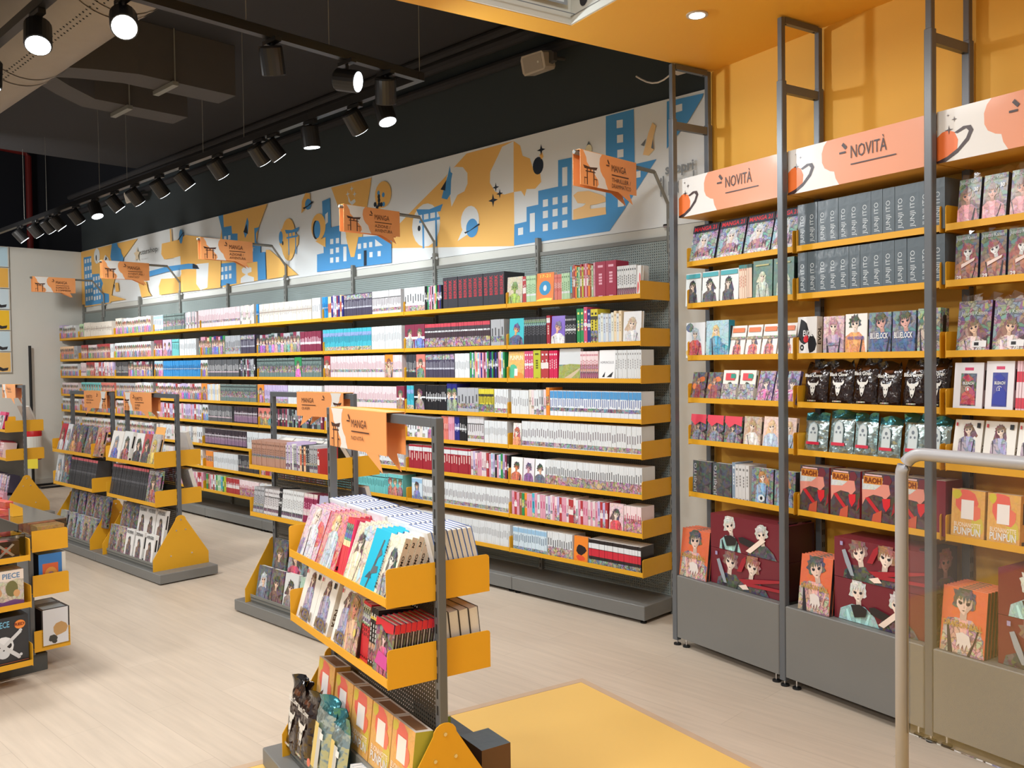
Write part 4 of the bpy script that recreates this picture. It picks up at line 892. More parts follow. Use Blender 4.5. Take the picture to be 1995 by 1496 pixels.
MON = cover(K(232, 226, 206, .3), K(60, 60, 64), K(220, 216, 206), K(150, 150, 150, .7), fig=(.6, .75, .26), spine=K(196, 176, 156), spine_art={'texts': [('MONOKUMO', .3, .08, .72, .72, K(40, 34, 30), True, 1), ('2', .3, .84, .7, .92, BLK, True)]}, texts=[('MONOKUMO', .02, .1, .14, .9, K(60, 60, 60), True, 1)])
stack(FG, -.082, -.16, ZU, 6, 'mono', MON, 'cream and black cover with tan spine numbered 2, upper shelf end of the nearest gondola', .1, .19, .02, rad(20), 'cream and black volumes on the nearest gondola')
KEN = cover(K(232, 232, 228), K(110, 50, 50), PSKIN, K(150, 150, 190, .6), fig=(.5, .9, .2), spine=K(226, 222, 212), rects=[(.8, .84, .92, .94, BLK), (.06, .86, .12, .93, K(200, 60, 70))], texts=[('KEN', .22, .06, .92, .24, K(128, 108, 76), True)], spine_art={'texts': [('KEN', .25, .2, .75, .5, K(90, 70, 50), True, 1)]})
for a, wd in ((-.765, .155), (-.61, .15), (-.425, .14)):
    stack(FG, a, -.162, ZL, 1, f'ken{wd}', KEN, {-.765: 'white KEN cover with a standing woman, leftmost, lower shelf of the nearest gondola', -.61: 'white KEN cover with a standing woman, second one, lower shelf of the nearest gondola', -.425: 'white KEN cover partly behind a brown cover, lower shelf of the nearest gondola'}[a], wd, .195, .03, rad(17), 'KEN')
BRN = cover(K(110, 84, 64, .5), K(170, 120, 80), K(214, 140, 120), K(200, 160, 130, .6), fig=(.45, .95, .3), spine=K(50, 36, 30), ovals=[(.72, .4, .09, .07, K(214, 196, 110))])
stack(FG, -.325, -.166, ZL, 3, 'brown', BRN, 'brown cover with a wistful face and a yellow pendant, lower shelf of the nearest gondola', .11, .19, .02, rad(12), 'brown covers on the nearest gondola')
row(FG, -.268, -.205, -.155, ZL, 4, .185, 'G_red', S(K(196, 40, 50), (.62, .95, K(226, 200, 180, 1)), ink=BLK), 'red volume spine out, lower shelf of the nearest gondola', 'red spine-out volumes on the nearest gondola', tilt=rad(6))
row(FG, -.205, -.150, -.155, ZL, 3, .18, 'G_blk', S(K(30, 26, 28), (.1, .4, K(200, 80, 40, 1)), (.8, .86, K(220, 200, 90)), ink=W1), 'black volume spine out, lower shelf of the nearest gondola', 'black spine-out volumes on the nearest gondola', tilt=rad(6))
ROS = cover(K(110, 30, 44, .7), K(60, 24, 30), K(236, 200, 200), K(200, 60, 120, .5), fig=(.5, .8, .22), spine=K(44, 30, 32), polys=[([(0, 1), (1, 1), (1, .84), (.6, .8), (.3, .9), (0, .84)], K(204, 36, 52)), ([(.15, .2), (.85, .16), (.8, .4), (.3, .44)], K(200, 70, 150))], spine_art={'rects': [(.0, .84, 1, 1, K(204, 36, 52)), (.42, .08, .58, .84, K(196, 186, 180))]})
stack(FG, -.078, -.165, ZL, 9, 'rose', ROS, 'dark red cover with pink sash and black spine, lower shelf of the nearest gondola', .125, .168, .0165, rad(8), 'dark red volumes at the end of the nearest gondola')
# back side of the nearest gondola: only the page blocks show
BKS = dict(bg=K(50, 96, 176), spine=K(226, 228, 232), back=K(226, 230, 236), spine_art={})
for k, (a, n) in enumerate(((-.08, 9), (-.25, 8), (-.42, 8), (-.60, 8), (-.77, 8))):
    stack(FG, a, .165, ZU, n, 'backside', BKS, ['blue-edged white volume, end stack, rear upper shelf of the nearest gondola', 'white volume in the second stack along the rear upper shelf of the nearest gondola', 'white volume in the third stack along the rear upper shelf of the nearest gondola', 'white volume in the fourth stack along the rear upper shelf of the nearest gondola', 'white volume in the far stack on the rear upper shelf of the nearest gondola'][k], .15, .2, .0155, rad(14), f'white volumes, rear upper shelf, stack {k + 1}', back=True)
TH = dict(bg=K(60, 56, 54), spine=K(60, 56, 54), spine_art={})
stack(FG, -.085, .160, ZL, 4, 'thick', TH, 'thick volume showing its pages, rear lower shelf end of the nearest gondola', .14, .18, .034, rad(6), 'thick volumes on the rear lower shelf of the nearest gondola', back=True)
# bottom tier
def box_thing(fr, a, b, z, wd, dp, ht, d, label, name, cat='box', group=None, tilt=0, m=PRINT, side=None, top=None, seed=3, front='-y'):
    key = ('bx', wd, dp, ht, name, seed)
    if key not in _sp:
        mb = MB(); mb.box(-wd / 2, wd / 2, 0, dp, 0, ht, m, d['bg'], dict(right=side or d['bg'], left=side or d['bg'], top=top or d['bg']))
        art(Pen(mb, (-wd / 2, 0, 0), (1, 0, 0), (0, 0, 1), wd, ht, m), d, random.Random(seed))
        if d.get('side_art'): art(Pen(mb, (wd / 2, 0, 0), (0, 1, 0), (0, 0, 1), dp, ht, m), d['side_art'], random.Random(seed + 1))
        if d.get('top_art'): art(Pen(mb, (-wd / 2, 0, ht), (1, 0, 0), (0, 1, 0), wd, dp, m), d['top_art'], random.Random(seed + 2))
        _sp[key] = mb.mesh(name)
    return tag(link(name, _sp[key], None, fr.p(a, b, z), (-tilt, 0, fr.yaw)), label, cat, group)
PUN = dict(bg=K(226, 170, 84, .12), blobs=[(.45, .75, .32, .3, K(228, 104, 90)), (.15, .9, .14, .1, K(206, 190, 60)), (.8, .3, .2, .22, K(210, 190, 80)), (.7, .55, .2, .16, K(232, 120, 96))],
    rects=[(.3, .42, .68, .8, K(238, 232, 230))], texts=[('BUONANOTTE', .1, .26, .9, .35, K(244, 226, 200), True), ('PUNPUN', .1, .1, .9, .25, WHT, True)], top_art={'rects': [(.1, .15, .9, .85, K(130, 96, 66))]})
for k, (a, lab) in enumerate(((-.705, 'far left'), (-.545, 'second from the left'), (-.385, 'middle'), (-.225, 'second from the right'), (-.075, 'nearest, beside the yellow end plate'))):
    box_thing(FG, a, -.115 if k else -.12, .247, .155, .06, .2 if k else .215, PUN, f'orange BUONANOTTE PUNPUN box, nearest gondola, {lab}', 'boxed_set', 'box', 'orange boxed sets on the nearest gondola', rad(7), side=K(168, 164, 56) if k == 4 else K(190, 140, 60), top=K(206, 200, 190), seed=3 + k)

def bag_mesh(wd, ht, t, m, d, seed):
    "pillow pouch: sealed flat top, belly bulging, wrinkled"
    rng = random.Random(seed); mb = MB(); nu, nv = 12, 16; P = {}
    def belly(u, v):
        e = (1 - (2 * u - 1) ** 4); f = sin(pi * min(1, v / .84 * .93 + .07)) ** .45 if v < .84 else 0
        return t * .5 * e * max(f, 0)
    wr = {(i, j): rng.uniform(-1, 1) for i in range(nu + 1) for j in range(nv + 1)}
    def pt(u, v, s, i, j):
        sk = .035 * wd * sin(v * 7 + seed) * (v > .78)
        pinch = 1 - .05 * sin(pi * v)
        return ((u - .5) * wd * pinch + sk, s * (belly(u, v) + .0012) + .0035 * wr[i, j] * (0 < i < nu) + (.02 * (v - .84) / .16 * sin(u * 6 + seed) if v > .84 else 0), v * ht + (.006 * sin(u * 9 + seed) if v > .9 else 0))
    for s in (-1, 1):
        vs = [pt(i / nu, j / nv, s, i, j) for j in range(nv + 1) for i in range(nu + 1)]; base = len(mb.v); mb.v += vs
        for j in range(nv):
            for i in range(nu):
                q = (j * (nu + 1) + i, j * (nu + 1) + i + 1, (j + 1) * (nu + 1) + i + 1, (j + 1) * (nu + 1) + i)
                if s > 0: q = q[::-1]
                u, v = (i + .5) / nu, (j + .5) / nv
                mb.f.append(tuple(x + base for x in q)); mb.mi.append(mb.mid(m)); mb.c.append(d(u, v) if s < 0 else d(u, .97))
    return mb, pt
def bag(fr, a, b, z, wd, ht, t, m, d, label, seed, tilt=rad(8), group=None, extras=None):
    mb, pt = bag_mesh(wd, ht, t, m, d, seed)
    o = tag(link('foil_bag', mb.mesh('foil_bag', True), None, fr.p(a, b, z), (-tilt, 0, fr.yaw)), label, 'bag', group)
    if extras:
        e = MB(); pen = Pen(e, (-wd / 2, -t * .5 - .004, 0), (1, 0, 0), (0, 0, 1), wd, ht, PRINT); extras(pen); part('printed_label', e, o)
    return o
def bull(p):
    c = K(216, 214, 208); p.text('Black Clover', .14, .64, .86, .72, c, True)
    p.poly([(.36, .5), (.28, .56), (.27, .5), (.34, .44), (.42, .45), (.5, .46), (.58, .45), (.66, .44), (.73, .5), (.72, .56), (.64, .5), (.58, .5), (.42, .5)], c)
    p.poly([(.39, .46), (.61, .46), (.6, .36), (.56, .26), (.5, .2), (.44, .26), (.4, .36)], c)
    p.poly([(.42, .41), (.48, .38), (.43, .36)], BLK); p.poly([(.58, .41), (.57, .36), (.52, .38)], BLK); p.poly([(.46, .28), (.54, .28), (.5, .23)], BLK)
    p.rect(.32, .07, .68, .1, K(170, 136, 76, .8))
def gdark(u, v): return K(96, 56, 34) if .72 < v < .84 and .3 < u < .7 else (K(38, 22, 18) if v < .86 else K(22, 16, 16))
def gsilv(u, v): return K(70, 140, 150) if v > .82 else K(176, 196, 196)
def silver_label(p):
    p.poly([(.3, .22), (.3, .6), (.36, .72), (.5, .78), (.64, .72), (.7, .6), (.7, .22)], K(150, 168, 172)); p.poly([(.33, .26), (.33, .6), (.38, .7), (.5, .75), (.62, .7), (.67, .6), (.67, .26)], K(196, 206, 208))
    for q in ((.5, .6, .06), (.42, .5, .04), (.58, .5, .04)): p.oval(q[0], q[1], q[2], q[2] * .7, K(110, 120, 130))
    p.rect(.24, .2, .78, .27, K(196, 30, 60))
bag(FG, -.84, -.19, .11, .13, .27, .03, DARKFOIL, gdark, 'shiny dark brown bag, far left on the bottom tier of the nearest gondola', 4, rad(10), 'dark brown bags on the nearest gondola', bull)
bag(FG, -.73, -.18, .11, .15, .26, .04, DARKFOIL, gdark, 'shiny dark brown bag with a bull emblem, second on the nearest gondola', 7, rad(8), 'dark brown bags on the nearest gondola', bull)
def gl2(p): p.rect(.3, .12, .5, .66, K(214, 190, 110)); p.rect(.5, .12, .7, .62, K(190, 192, 190)); p.rect(.62, .5, .8, .58, K(230, 230, 230)); p.oval(.2, .12, .1, .05, K(214, 110, 90))
bag(FG, -.575, -.18, .11, .16, .28, .045, FOIL, gsilv, 'crumpled silver green foil bag, left one, bottom tier of the nearest gondola', 9, rad(9), 'silver bags on the nearest gondola', gl2)
bag(FG, -.435, -.178, .11, .15, .26, .04, FOIL, gsilv, 'crumpled silver green foil bag, right one, bottom tier of the nearest gondola', 12, rad(9), 'silver bags on the nearest gondola', gl2)
row(FG, -.33, -.2, -.185, .105, 8, .14, 'G_wh', S(K(206, 216, 224), ink=K(120, 140, 170)), 'pale volume on the bottom tier of the nearest gondola, under the orange boxes', 'pale volumes on the bottom tier of the nearest gondola', tilt=rad(8))
# rear bottom tier
box_thing(FG, -.13, .175, .10, .14, .11, .2, dict(bg=K(96, 62, 42), side_art={'ovals': [(.4, .5, .16, .1, K(150, 110, 80)), (.4, .5, .12, .075, K(96, 62, 42))]}), 'brown carton with a clear plastic top on the rear bottom tier of the nearest gondola', 'carton', seed=21, top=K(70, 88, 98), m=GLOSS)
box_thing(FG, -.30, .10, .245, .2, .04, .13, dict(bg=K(40, 44, 40)), 'dark framed green box behind the nearest gondola post', 'boxed_set', seed=22, top=K(190, 200, 196), side=K(130, 150, 40))
box_thing(FG, -.31, .17, .10, .18, .08, .18, dict(bg=K(60, 74, 82)), 'dark wrapped box, second on the rear bottom tier of the nearest gondola', 'boxed_set', seed=23, m=GLOSS)

# ------------------------------------------------------------------ middle gondola
z = .905 + .0165; MG = 'middle gondola'
row(FM, .16, .545, .05, z, 20, .165, 'M_tan', ST['tan'], 'brownish pink volume, left part of the upper shelf of the middle gondola', 'brownish pink volumes on the middle gondola')
row(FM, .548, .70, .05, z, 9, .165, 'M_mx', [ST['greyw'], ST['navy'], ST['lilac'], ST['grey'], ST['pastelg']], 'grey, lilac or navy volume, mid upper shelf of the middle gondola', 'grey and lilac volumes on the middle gondola')
row(FM, .702, .80, .05, z, 5, .165, 'M_mx2', [ST['peach'], ST['dark'], ST['greydark']], 'dark or peach volume, upper shelf of the middle gondola', 'dark volumes on the middle gondola')
row(FM, .802, .90, .05, z, 5, .16, 'M_rd', [ST['red'], ST['coral'], ST['grey']], 'red or grey volume, right end of the upper shelf of the middle gondola', 'red volumes on the middle gondola')
z = .612 + .0165
row(FM, .16, .27, .05, z, 6, .17, 'M_l1', ST['grey'], 'grey volume, left end of the lower shelf of the middle gondola', 'grey volumes on the middle gondola', tilt=rad(6))
row(FM, .275, .445, .055, z, 9, .165, 'M_l2', ST['greyw'], 'greyish white volume, lower shelf of the middle gondola', 'greyish white volumes on the middle gondola', tilt=rad(6))
row(FM, .45, .48, .05, z, 2, .185, 'M_l3', ST['black'], 'black volume, lower shelf of the middle gondola', 'black volumes on the middle gondola', tilt=rad(6))
row(FM, .485, .71, .05, z, 12, .18, 'M_l4', S(W1, (.16, .3, K(110, 90, 90, 1)), ink=K(150, 150, 150)), 'white volume, centre of the lower shelf of the middle gondola', 'white volumes on the middle gondola', tilt=rad(6))
row(FM, .712, .85, .05, z, 7, .18, 'M_l5', S(K(140, 44, 80), (.3, .5, K(214, 200, 200)), (.86, 1, K(220, 210, 206)), ink=K(226, 150, 180)), 'wine red striped volume, lower shelf of the middle gondola', 'wine red volumes on the middle gondola', tilt=rad(6))
put_book(FM, .93, .05, z, 'lilacbk', cover(K(178, 178, 206), K(206, 170, 120), PSKIN, K(226, 220, 226), side='R') if False else cover(K(178, 178, 206), K(206, 170, 120), PSKIN, K(226, 220, 226)), 'lilac cover facing out at the end of the lower shelf, middle gondola', .13, .18, .03, rad(8))
for k, (a, bg, hr, cl, lab) in enumerate(((.355, K(70, 70, 74, .4), K(90, 60, 40), K(60, 60, 64), 'grey cover with brown-haired heads, upper tier'), (.53, K(150, 150, 156, .5), K(60, 20, 36), K(196, 50, 90), 'grey cover with a pink-clad figure, upper tier'), (.68, K(90, 104, 110, .5), K(40, 50, 56), K(60, 90, 100), 'blue-grey cover, upper tier'), (.83, K(60, 80, 90, .5), K(50, 70, 80), K(80, 130, 140), 'dark teal cover, right of the upper tier'))):
    put_book(FM, a, .095, .25, f'Mu{k}', cover(bg, hr, SKIN, cl), f'{lab} at the foot of the middle gondola', .15, .235, .02, rad(10), name='comic_volume')
for k, (a, bg, hr, cl, lab) in enumerate(((.265, K(74, 80, 90, .3), K(200, 206, 214), K(90, 100, 120), 'dark cover with a pale face'), (.415, K(84, 64, 60, .4), K(40, 24, 20), K(96, 60, 50), 'dark brown cover with a bearded figure'), (.57, K(214, 216, 214), K(50, 24, 30), K(120, 110, 110, .5), 'white cover with two dark-haired heads'), (.73, K(170, 200, 180, .2), K(150, 160, 150), K(196, 210, 200), 'pale green cover'))):
    put_book(FM, a, .035, .105, f'Ml{k}', cover(bg, hr, SKIN, cl), f'{lab}, lowest tier of the middle gondola', .14, .21, .03, rad(10), name='comic_volume')
# backs of the books on its far side
for k, (a, bg, lab) in enumerate(((.22, K(214, 214, 210), 'pale back cover leaning'), (.40, K(196, 200, 190), 'cream back cover leaning'), (.56, K(70, 86, 70), 'dark green back cover leaning'), (.72, K(60, 66, 70), 'dark grey back cover leaning'))):
    put_book(FM, a, .385, .925, f'Mb{k}', dict(bg=bg, back=bg, spine=bg, spine_art={}), f'{lab} over the rear upper shelf of the middle gondola', .17, .2, .03, rad(34), pi)
put_book(FM, .9, .40, .63, 'Mbl', dict(bg=K(190, 190, 206), back=K(180, 180, 200), spine=K(226, 226, 226), spine_art={}), 'lilac volume on the rear lower shelf of the middle gondola', .14, .22, .03, rad(16), pi)
put_book(FM, .75, .40, .925, 'Mbm', dict(bg=K(220, 218, 214), back=K(220, 218, 214), spine=K(226, 226, 226), spine_art={}), 'cream volume on the rear upper shelf end of the middle gondola', .14, .16, .03, rad(12), pi)

# ------------------------------------------------------------------ left gondola
z = .815 + .0165
LU = [(-.90, .1, K(238, 234, 228), K(150, 160, 180), K(60, 90, 190, .9), 'X', 'white comic with a leaping hero', .2, .225), (-.71, .1, K(226, 228, 226), K(60, 60, 70), K(160, 50, 50, .9), '', 'tall grey comic with battling figures', .15, .23),
      (-.50, .1, K(232, 230, 226), K(30, 30, 34), K(40, 40, 44), '', 'white comic with a thin black figure', .13, .225), (-.36, .1, K(190, 60, 66, .2), K(60, 30, 30), K(60, 60, 60), '', 'red comic with white lettering', .13, .225), (-.24, .1, K(190, 184, 176, .3), K(210, 180, 90), K(214, 190, 90, .5), '', 'grey comic with yellow flashes', .15, .23)]
for k, (a, _, bg, hr, cl, _t, lab, wd, ht) in enumerate(LU):
    put_book(FL, a, .055, z, f'Lu{k}', cover(bg, hr, SKIN, cl, title=None), f'{lab}, upper shelf, nearer unit of the left gondola', wd, ht, .03, rad(14), name='comic_volume', cat='book')
mb = MB(); mb.box(-.075, .075, 0, .002, 0, .24, PRINT, K(240, 180, 104)); mb.box(-.075, .075, -.0004, 0, .14, .24, PRINT, K(240, 176, 96))
single('divider_card', mb, 'plain orange divider card standing behind comics, upper shelf of the left gondola', 'card', FL.p(-.235, .085, z + .04), FL.yaw, tilt=-rad(14))
LV = [(-2.06, K(190, 40, 60), K(120, 30, 40), K(220, 220, 226), 'red and white comic', .12), (-1.93, K(224, 224, 228), K(170, 170, 180), K(200, 206, 214), 'white comic', .1), (-1.79, K(60, 36, 36, .8), K(120, 40, 30), K(226, 150, 60, .8), 'dark comic with red and yellow flames', .17), (-1.62, K(56, 52, 50, .5), K(90, 90, 90), K(150, 60, 50), 'dark grey comic with a pale title', .15), (-1.28 - .14, K(60, 74, 78, .7), K(120, 60, 40), K(110, 60, 40, .6), 'dark teal comic with brown figures', .17), (-1.235, K(214, 150, 120, .6), K(190, 60, 50), K(150, 90, 60, .7), 'salmon comic with thin figures', .14)]
for k, (a, bg, hr, cl, lab, wd) in enumerate(LV):
    put_book(FL, a + (.03 if k < 3 else 0), .055, z, f'Lv{k}', cover(bg, hr, SKIN, cl), f'{lab}, upper shelf, farther unit of the left gondola', wd, .24, .03, rad(14), name='comic_volume')
row(FL, -1.60, -1.52, .07, z, 5, .24, 'L_br', S(K(84, 62, 48), ink=K(150, 110, 80)), 'brown spine-out comic, upper shelf, farther unit of the left gondola', 'brown spine-out comics on the left gondola', tilt=rad(14))
z = .533 + .0165
DKP = S(K(60, 60, 62), (.9, .985, K(228, 120, 130)), (.5, .56, K(100, 100, 104)), (0, .02, K(214, 90, 70)), ink=K(96, 96, 100))
row(FL, -.995, -.36, .055, z, 32, .245, 'L_dk', DKP, 'charcoal comic with a pink top band, lower shelf, nearer unit of the left gondola', 'charcoal comics, nearer unit of the left gondola', tilt=rad(10), name='comic_volume')
put_book(FL, -.25, .055, z, 'Lsec', cover(K(110, 60, 54, .9), K(60, 40, 40), SKIN, K(150, 60, 50, .9), title='SECRET WARS'), 'dark red SECRET WARS comic facing out, lower shelf end of the left gondola', .19, .25, .03, rad(10), name='comic_volume')
row(FL, -1.86, -1.30, .055, z, 26, .245, 'L_dk2', DKP, 'charcoal comic with a pink top band, lower shelf, farther unit of the left gondola', 'charcoal comics, farther unit of the left gondola', tilt=rad(10), name='comic_volume')
for k, (a, bg, hr, cl, lab) in enumerate(((-2.085, K(206, 210, 214), K(150, 160, 170), K(190, 196, 200), 'pale grey comic'), (-1.93, K(46, 66, 76, .8), K(150, 70, 50), K(60, 100, 110, .8), 'dark teal comic with orange flecks'))):
    put_book(FL, a, .05, z, f'Lw{k}', cover(bg, hr, SKIN, cl), f'{lab}, lower shelf, far end of the left gondola', .14, .25, .02, rad(10), name='comic_volume')
UT = [(-1.93, K(60, 60, 62, .5), 0), (-1.75, K(70, 50, 80, .9), 0), (-1.57, K(130, 60, 60, .9), 0), (-1.40, K(110, 70, 50, .9), 0), (-1.26, K(44, 44, 46, .6), 0), (-.86, K(120, 80, 60, .8), 0), (-.71, K(50, 50, 52, .6), 0), (-.555, K(226, 224, 220), 1), (-.41, K(226, 224, 220), 1), (-.25, K(226, 224, 220), 1)]
UL = ['dark grey comic', 'violet and blue comic', 'dull red comic', 'brown comic', 'near-black comic', 'rust brown comic', 'black comic', 'white comic with a dark red hero', 'white comic with a striding brown figure', 'white comic with two dark figures']
for k, (a, bg, wht) in enumerate(UT):
    put_book(FL, a, .1, .247, f'Lx{k}', cover(bg, K(60, 30, 30), K(200, 170, 150), K(90, 50, 44, .5), title=['SPIDER-MAN', 'WOLVERINE', 'AVENGERS'][k - 7] if wht else None, tcol=K(90, 90, 90), fig=(.5, .72, .16)), f'{UL[k]}, upper tier at the foot of the left gondola', .145, .25, .025, rad(10), name='comic_volume')
LT = [(-1.99, K(150, 150, 140, .3), 'olive grey comic'), (-1.80, K(150, 150, 150, .8), 'grey sketch comic'), (-1.62, K(130, 160, 190, .9), 'light blue comic'), (-1.48, K(180, 130, 90, .9), 'orange and blue comic'), (-1.35, K(120, 130, 120, .7), 'grey green comic'), (-.93, K(90, 64, 56, .9), 'dark brown comic'), (-.79, K(190, 150, 130, .9), 'rosy comic with a bright sky'), (-.635, K(232, 230, 226), 'white comic with a slim dark hero'), (-.47, K(232, 230, 226), 'white comic with a stout dark red figure'), (-.29, K(232, 230, 226), 'white comic with a broad brown figure')]
for k, (a, bg, lab) in enumerate(LT):
    put_book(FL, a, .035, .105, f'Ly{k}', cover(bg, K(70, 40, 36), K(190, 150, 130), K(80, 50, 44, .6), title=['WOLVERINE', 'SPIDER-MAN', 'AVENGERS'][k - 7] if k > 6 else None, tcol=K(80, 80, 80), fig=(.5, .72, .18)), f'{lab}, lowest tier of the left gondola', .14, .215, .03, rad(10), name='comic_volume')
# far side of the nearer unit: covers seen past the post
put_book(FL, -.28, .40, .833, 'Lr1', dict(bg=WHT, back=WHT, spine=K(230, 230, 230), spine_art={}, rects=[]), 'white comic with a black drawing, rear upper shelf of the left gondola', .16, .24, .03, rad(16), pi, name='comic_volume')
put_book(FL, -.24, .40, .55, 'Lr2', dict(bg=WHT, back=K(220, 222, 226, .3), spine=K(226, 226, 230, .4), spine_art={}), 'white and blue comic, rear lower shelf of the left gondola', .16, .25, .03, rad(16), pi, name='comic_volume')

# ------------------------------------------------------------------ far gondola at the left edge
for k, (a, bg, lab) in enumerate(((-.24, K(206, 60, 110), 'pink framed volume'), (-.42, K(214, 170, 206), 'pale pink volume'))):
    put_book(FB, a, -.165, .92, f'Bu{k}', cover(bg, K(80, 70, 80), PSKIN, K(200, 190, 200), panel=K(200, 196, 200, .4)), f'{lab}, upper shelf of the far gondola at the left edge', .17, .19, .03, rad(14))
row(FB, -.5, -.18, -.165, .632, 14, .17, 'B_m', [ST['pinkart'], ST['red'], ST['wine']], 'pink or red volume, lower shelf of the far gondola at the left edge', 'pink and red volumes on the far gondola', tilt=rad(8))
row(FB, -.85, -.17, -.13, .247, 26, .2, 'B_c', [ST['lilac'], ST['pinkart'], ST['darkpurple']], 'violet comic on the foot of the far gondola at the left edge', 'violet comics at the foot of the far gondola', tilt=rad(10), name='comic_volume')
row(FB, -.85, -.17, -.19, .105, 22, .18, 'B_d', [ST['pinkart'], ST['rose']], 'pale pink comic on the lowest tier of the far gondola', 'pale pink comics at the foot of the far gondola', tilt=rad(10), name='comic_volume')
for k, a in enumerate((-.12, -.3)):
    put_book(FB, a, .165, .92, f'Br{k}', dict(bg=K(206, 206, 204), back=K(196, 196, 194), spine=K(220, 220, 218), spine_art={}), ['white boxed volume leaning on the rear of the far gondola, nearer the post', 'white boxed volume leaning on the rear of the far gondola, farther in'][k], .16, .26, .02, rad(22), pi)

# ================================================================== low display at the lower left
t = thing('low_display', 'low yellow-shelved display at the lower left edge, stacked with boxed figures', 'display', FD.p(0, 0), FD.yaw)
mb = MB(); mb.bbox(-1.2, -.03, -.72, .07, .0, .09, DARK, .003); part('base', mb, t)
mb = MB(); mb.bbox(-1.1, -.02, -.012, .012, .09, .70, SLATE, .002); part('centre_panel', mb, t)
mb = MB(); mb.bbox(-.02, .0, -.62, -.07, .09, .70, DARK, .002); part('end_panel', mb, t)
mb = MB()
for y in (-.1, -.13): mb.box(.0, .003, y - .01, y + .01, .1, .69, SLATE)
part('slotted_rail', mb, t)
for z in (.617, .39, .107):
    part('shelf', shelf_mesh(1.1, .172, h=.108), t, (0, .172, z), (0, 0, pi))
    part('shelf', shelf_mesh(.55, .195, h=.108), t, (.197, -.62, z), (0, 0, pi / 2))
# things on its end shelves (front face looks down the aisle): local x of the box runs across the end
FE = Frame(-43.5 + 90, *FD.p(.19, 0)[:2])       # a: across the display's end, b: into it
SKUL = dict(bg=K(40, 44, 50), texts=[('ONE PIECE', .06, .8, .62, .93, K(110, 170, 200), True), ('RED', .72, .80, .0 + .92, .86, K(120, 40, 20), True)],
    polys=[([(.14, .66), (.19, .71), (.82, .2), (.77, .14)], K(206, 208, 210)), ([(.81, .71), (.86, .66), (.23, .14), (.18, .2)], K(206, 208, 210))],
    ovals=[(.83, .82, .11, .09, K(236, 140, 60)), (.16, .7, .035, .03, K(206, 208, 210)), (.2, .74, .03, .03, K(206, 208, 210)), (.84, .7, .035, .03, K(206, 208, 210)), (.8, .15, .035, .03, K(206, 208, 210)), (.84, .2, .03, .03, K(206, 208, 210)), (.18, .15, .03, .03, K(206, 208, 210)), (.5, .42, .2, .2, K(224, 226, 228)), (.5, .27, .12, .1, K(206, 210, 214)), (.41, .43, .07, .065, BLK), (.59, .43, .07, .065, BLK), (.5, .35, .02, .02, BLK)],
    rects=[(.4, .27, .6, .275, K(120, 124, 128)), (.46, .2, .465, .33, K(120, 124, 128)), (.535, .2, .54, .33, K(120, 124, 128)), (0, .06, 1, .075, K(160, 90, 60))])
def boxd(a, b, z, w, dp, h, d, lab, name='figure_box', seed=1, **k): return box_thing(FE, a, b, z, w, dp, h, d, lab, name, 'box', 'boxed figures on the low display', seed=seed, **k)
boxd(-.19, .02, .123, .22, .14, .235, SKUL, 'black box with a white skull and crossed bones, bottom shelf of the low display', seed=31, m=GLOSS)
boxd(-.42, .02, .123, .2, .14, .22, dict(bg=K(50, 54, 60), ovals=[(.5, .5, .3, .3, K(160, 120, 80))]), 'dark box at the left edge, bottom shelf of the low display', seed=32, m=GLOSS)
CRM = dict(bg=K(206, 196, 176, .4), polys=[([(0, .72), (.12, .7), (.2, .75), (.36, .7), (.5, .74), (.68, .7), (.85, .76), (1, .73), (1, 1), (0, 1)], K(226, 214, 204)), ([(0, 0), (1, 0), (1, .14), (.8, .2), (.55, .15), (.4, .22), (.2, .12), (0, .2)], K(116, 76, 130))], texts=[('ONE PIECE', .2, .78, .92, .93, K(90, 130, 170), True)], ovals=[(.35, .42, .2, .18, K(196, 150, 110)), (.75, .5, .13, .22, K(110, 110, 70)), (.85, .36, .07, .1, K(206, 160, 110))])
boxd(-.2, .02, .406, .21, .13, .175, CRM, 'cream figure box with a torn purple foot, middle shelf of the low display', seed=33)
boxd(-.42, .02, .406, .2, .13, .17, CRM, 'second cream figure box at the left edge, middle shelf of the low display', seed=34)
boxd(-.21, .035, .633, .21, .1, .085, dict(bg=K(60, 36, 34), polys=[([(.55, .2), (.6, .14), (.9, .8), (.85, .86)], K(206, 200, 196)), ([(.9, .2), (.85, .14), (.55, .8), (.6, .86)], K(206, 200, 196))], ovals=[(.72, .5, .1, .2, K(210, 90, 60))], rects=[(0, 0, 1, .14, K(90, 100, 120)), (.1, .86, .6, 1, K(170, 60, 50))], top_art={'rects': [(.05, .1, .8, .5, K(190, 90, 90)), (.1, .5, .9, .9, K(120, 110, 110))]}), 'dark red box with crossed bones inside a clear case, top shelf of the low display', seed=35)
def clear_case(fr, a, b, z, wx, wy, h, lab, m=ACRYL):
    mb = MB(); th = .003
    for q in ((0, wx, 0, th, 0, h), (0, wx, wy - th, wy, 0, h), (0, th, th, wy - th, 0, h), (wx - th, wx, th, wy - th, 0, h)): mb.box(*q, m)
    mb.box(0, wx, 0, wy, h, h + th, FROST if wx > .5 else m)
    return single('clear_case', mb, lab, 'case', fr.p(a, b, z), fr.yaw)
clear_case(FE, -.33, .012, .632, .245, .135, .115, 'clear plastic case over a dark red box on the low display')
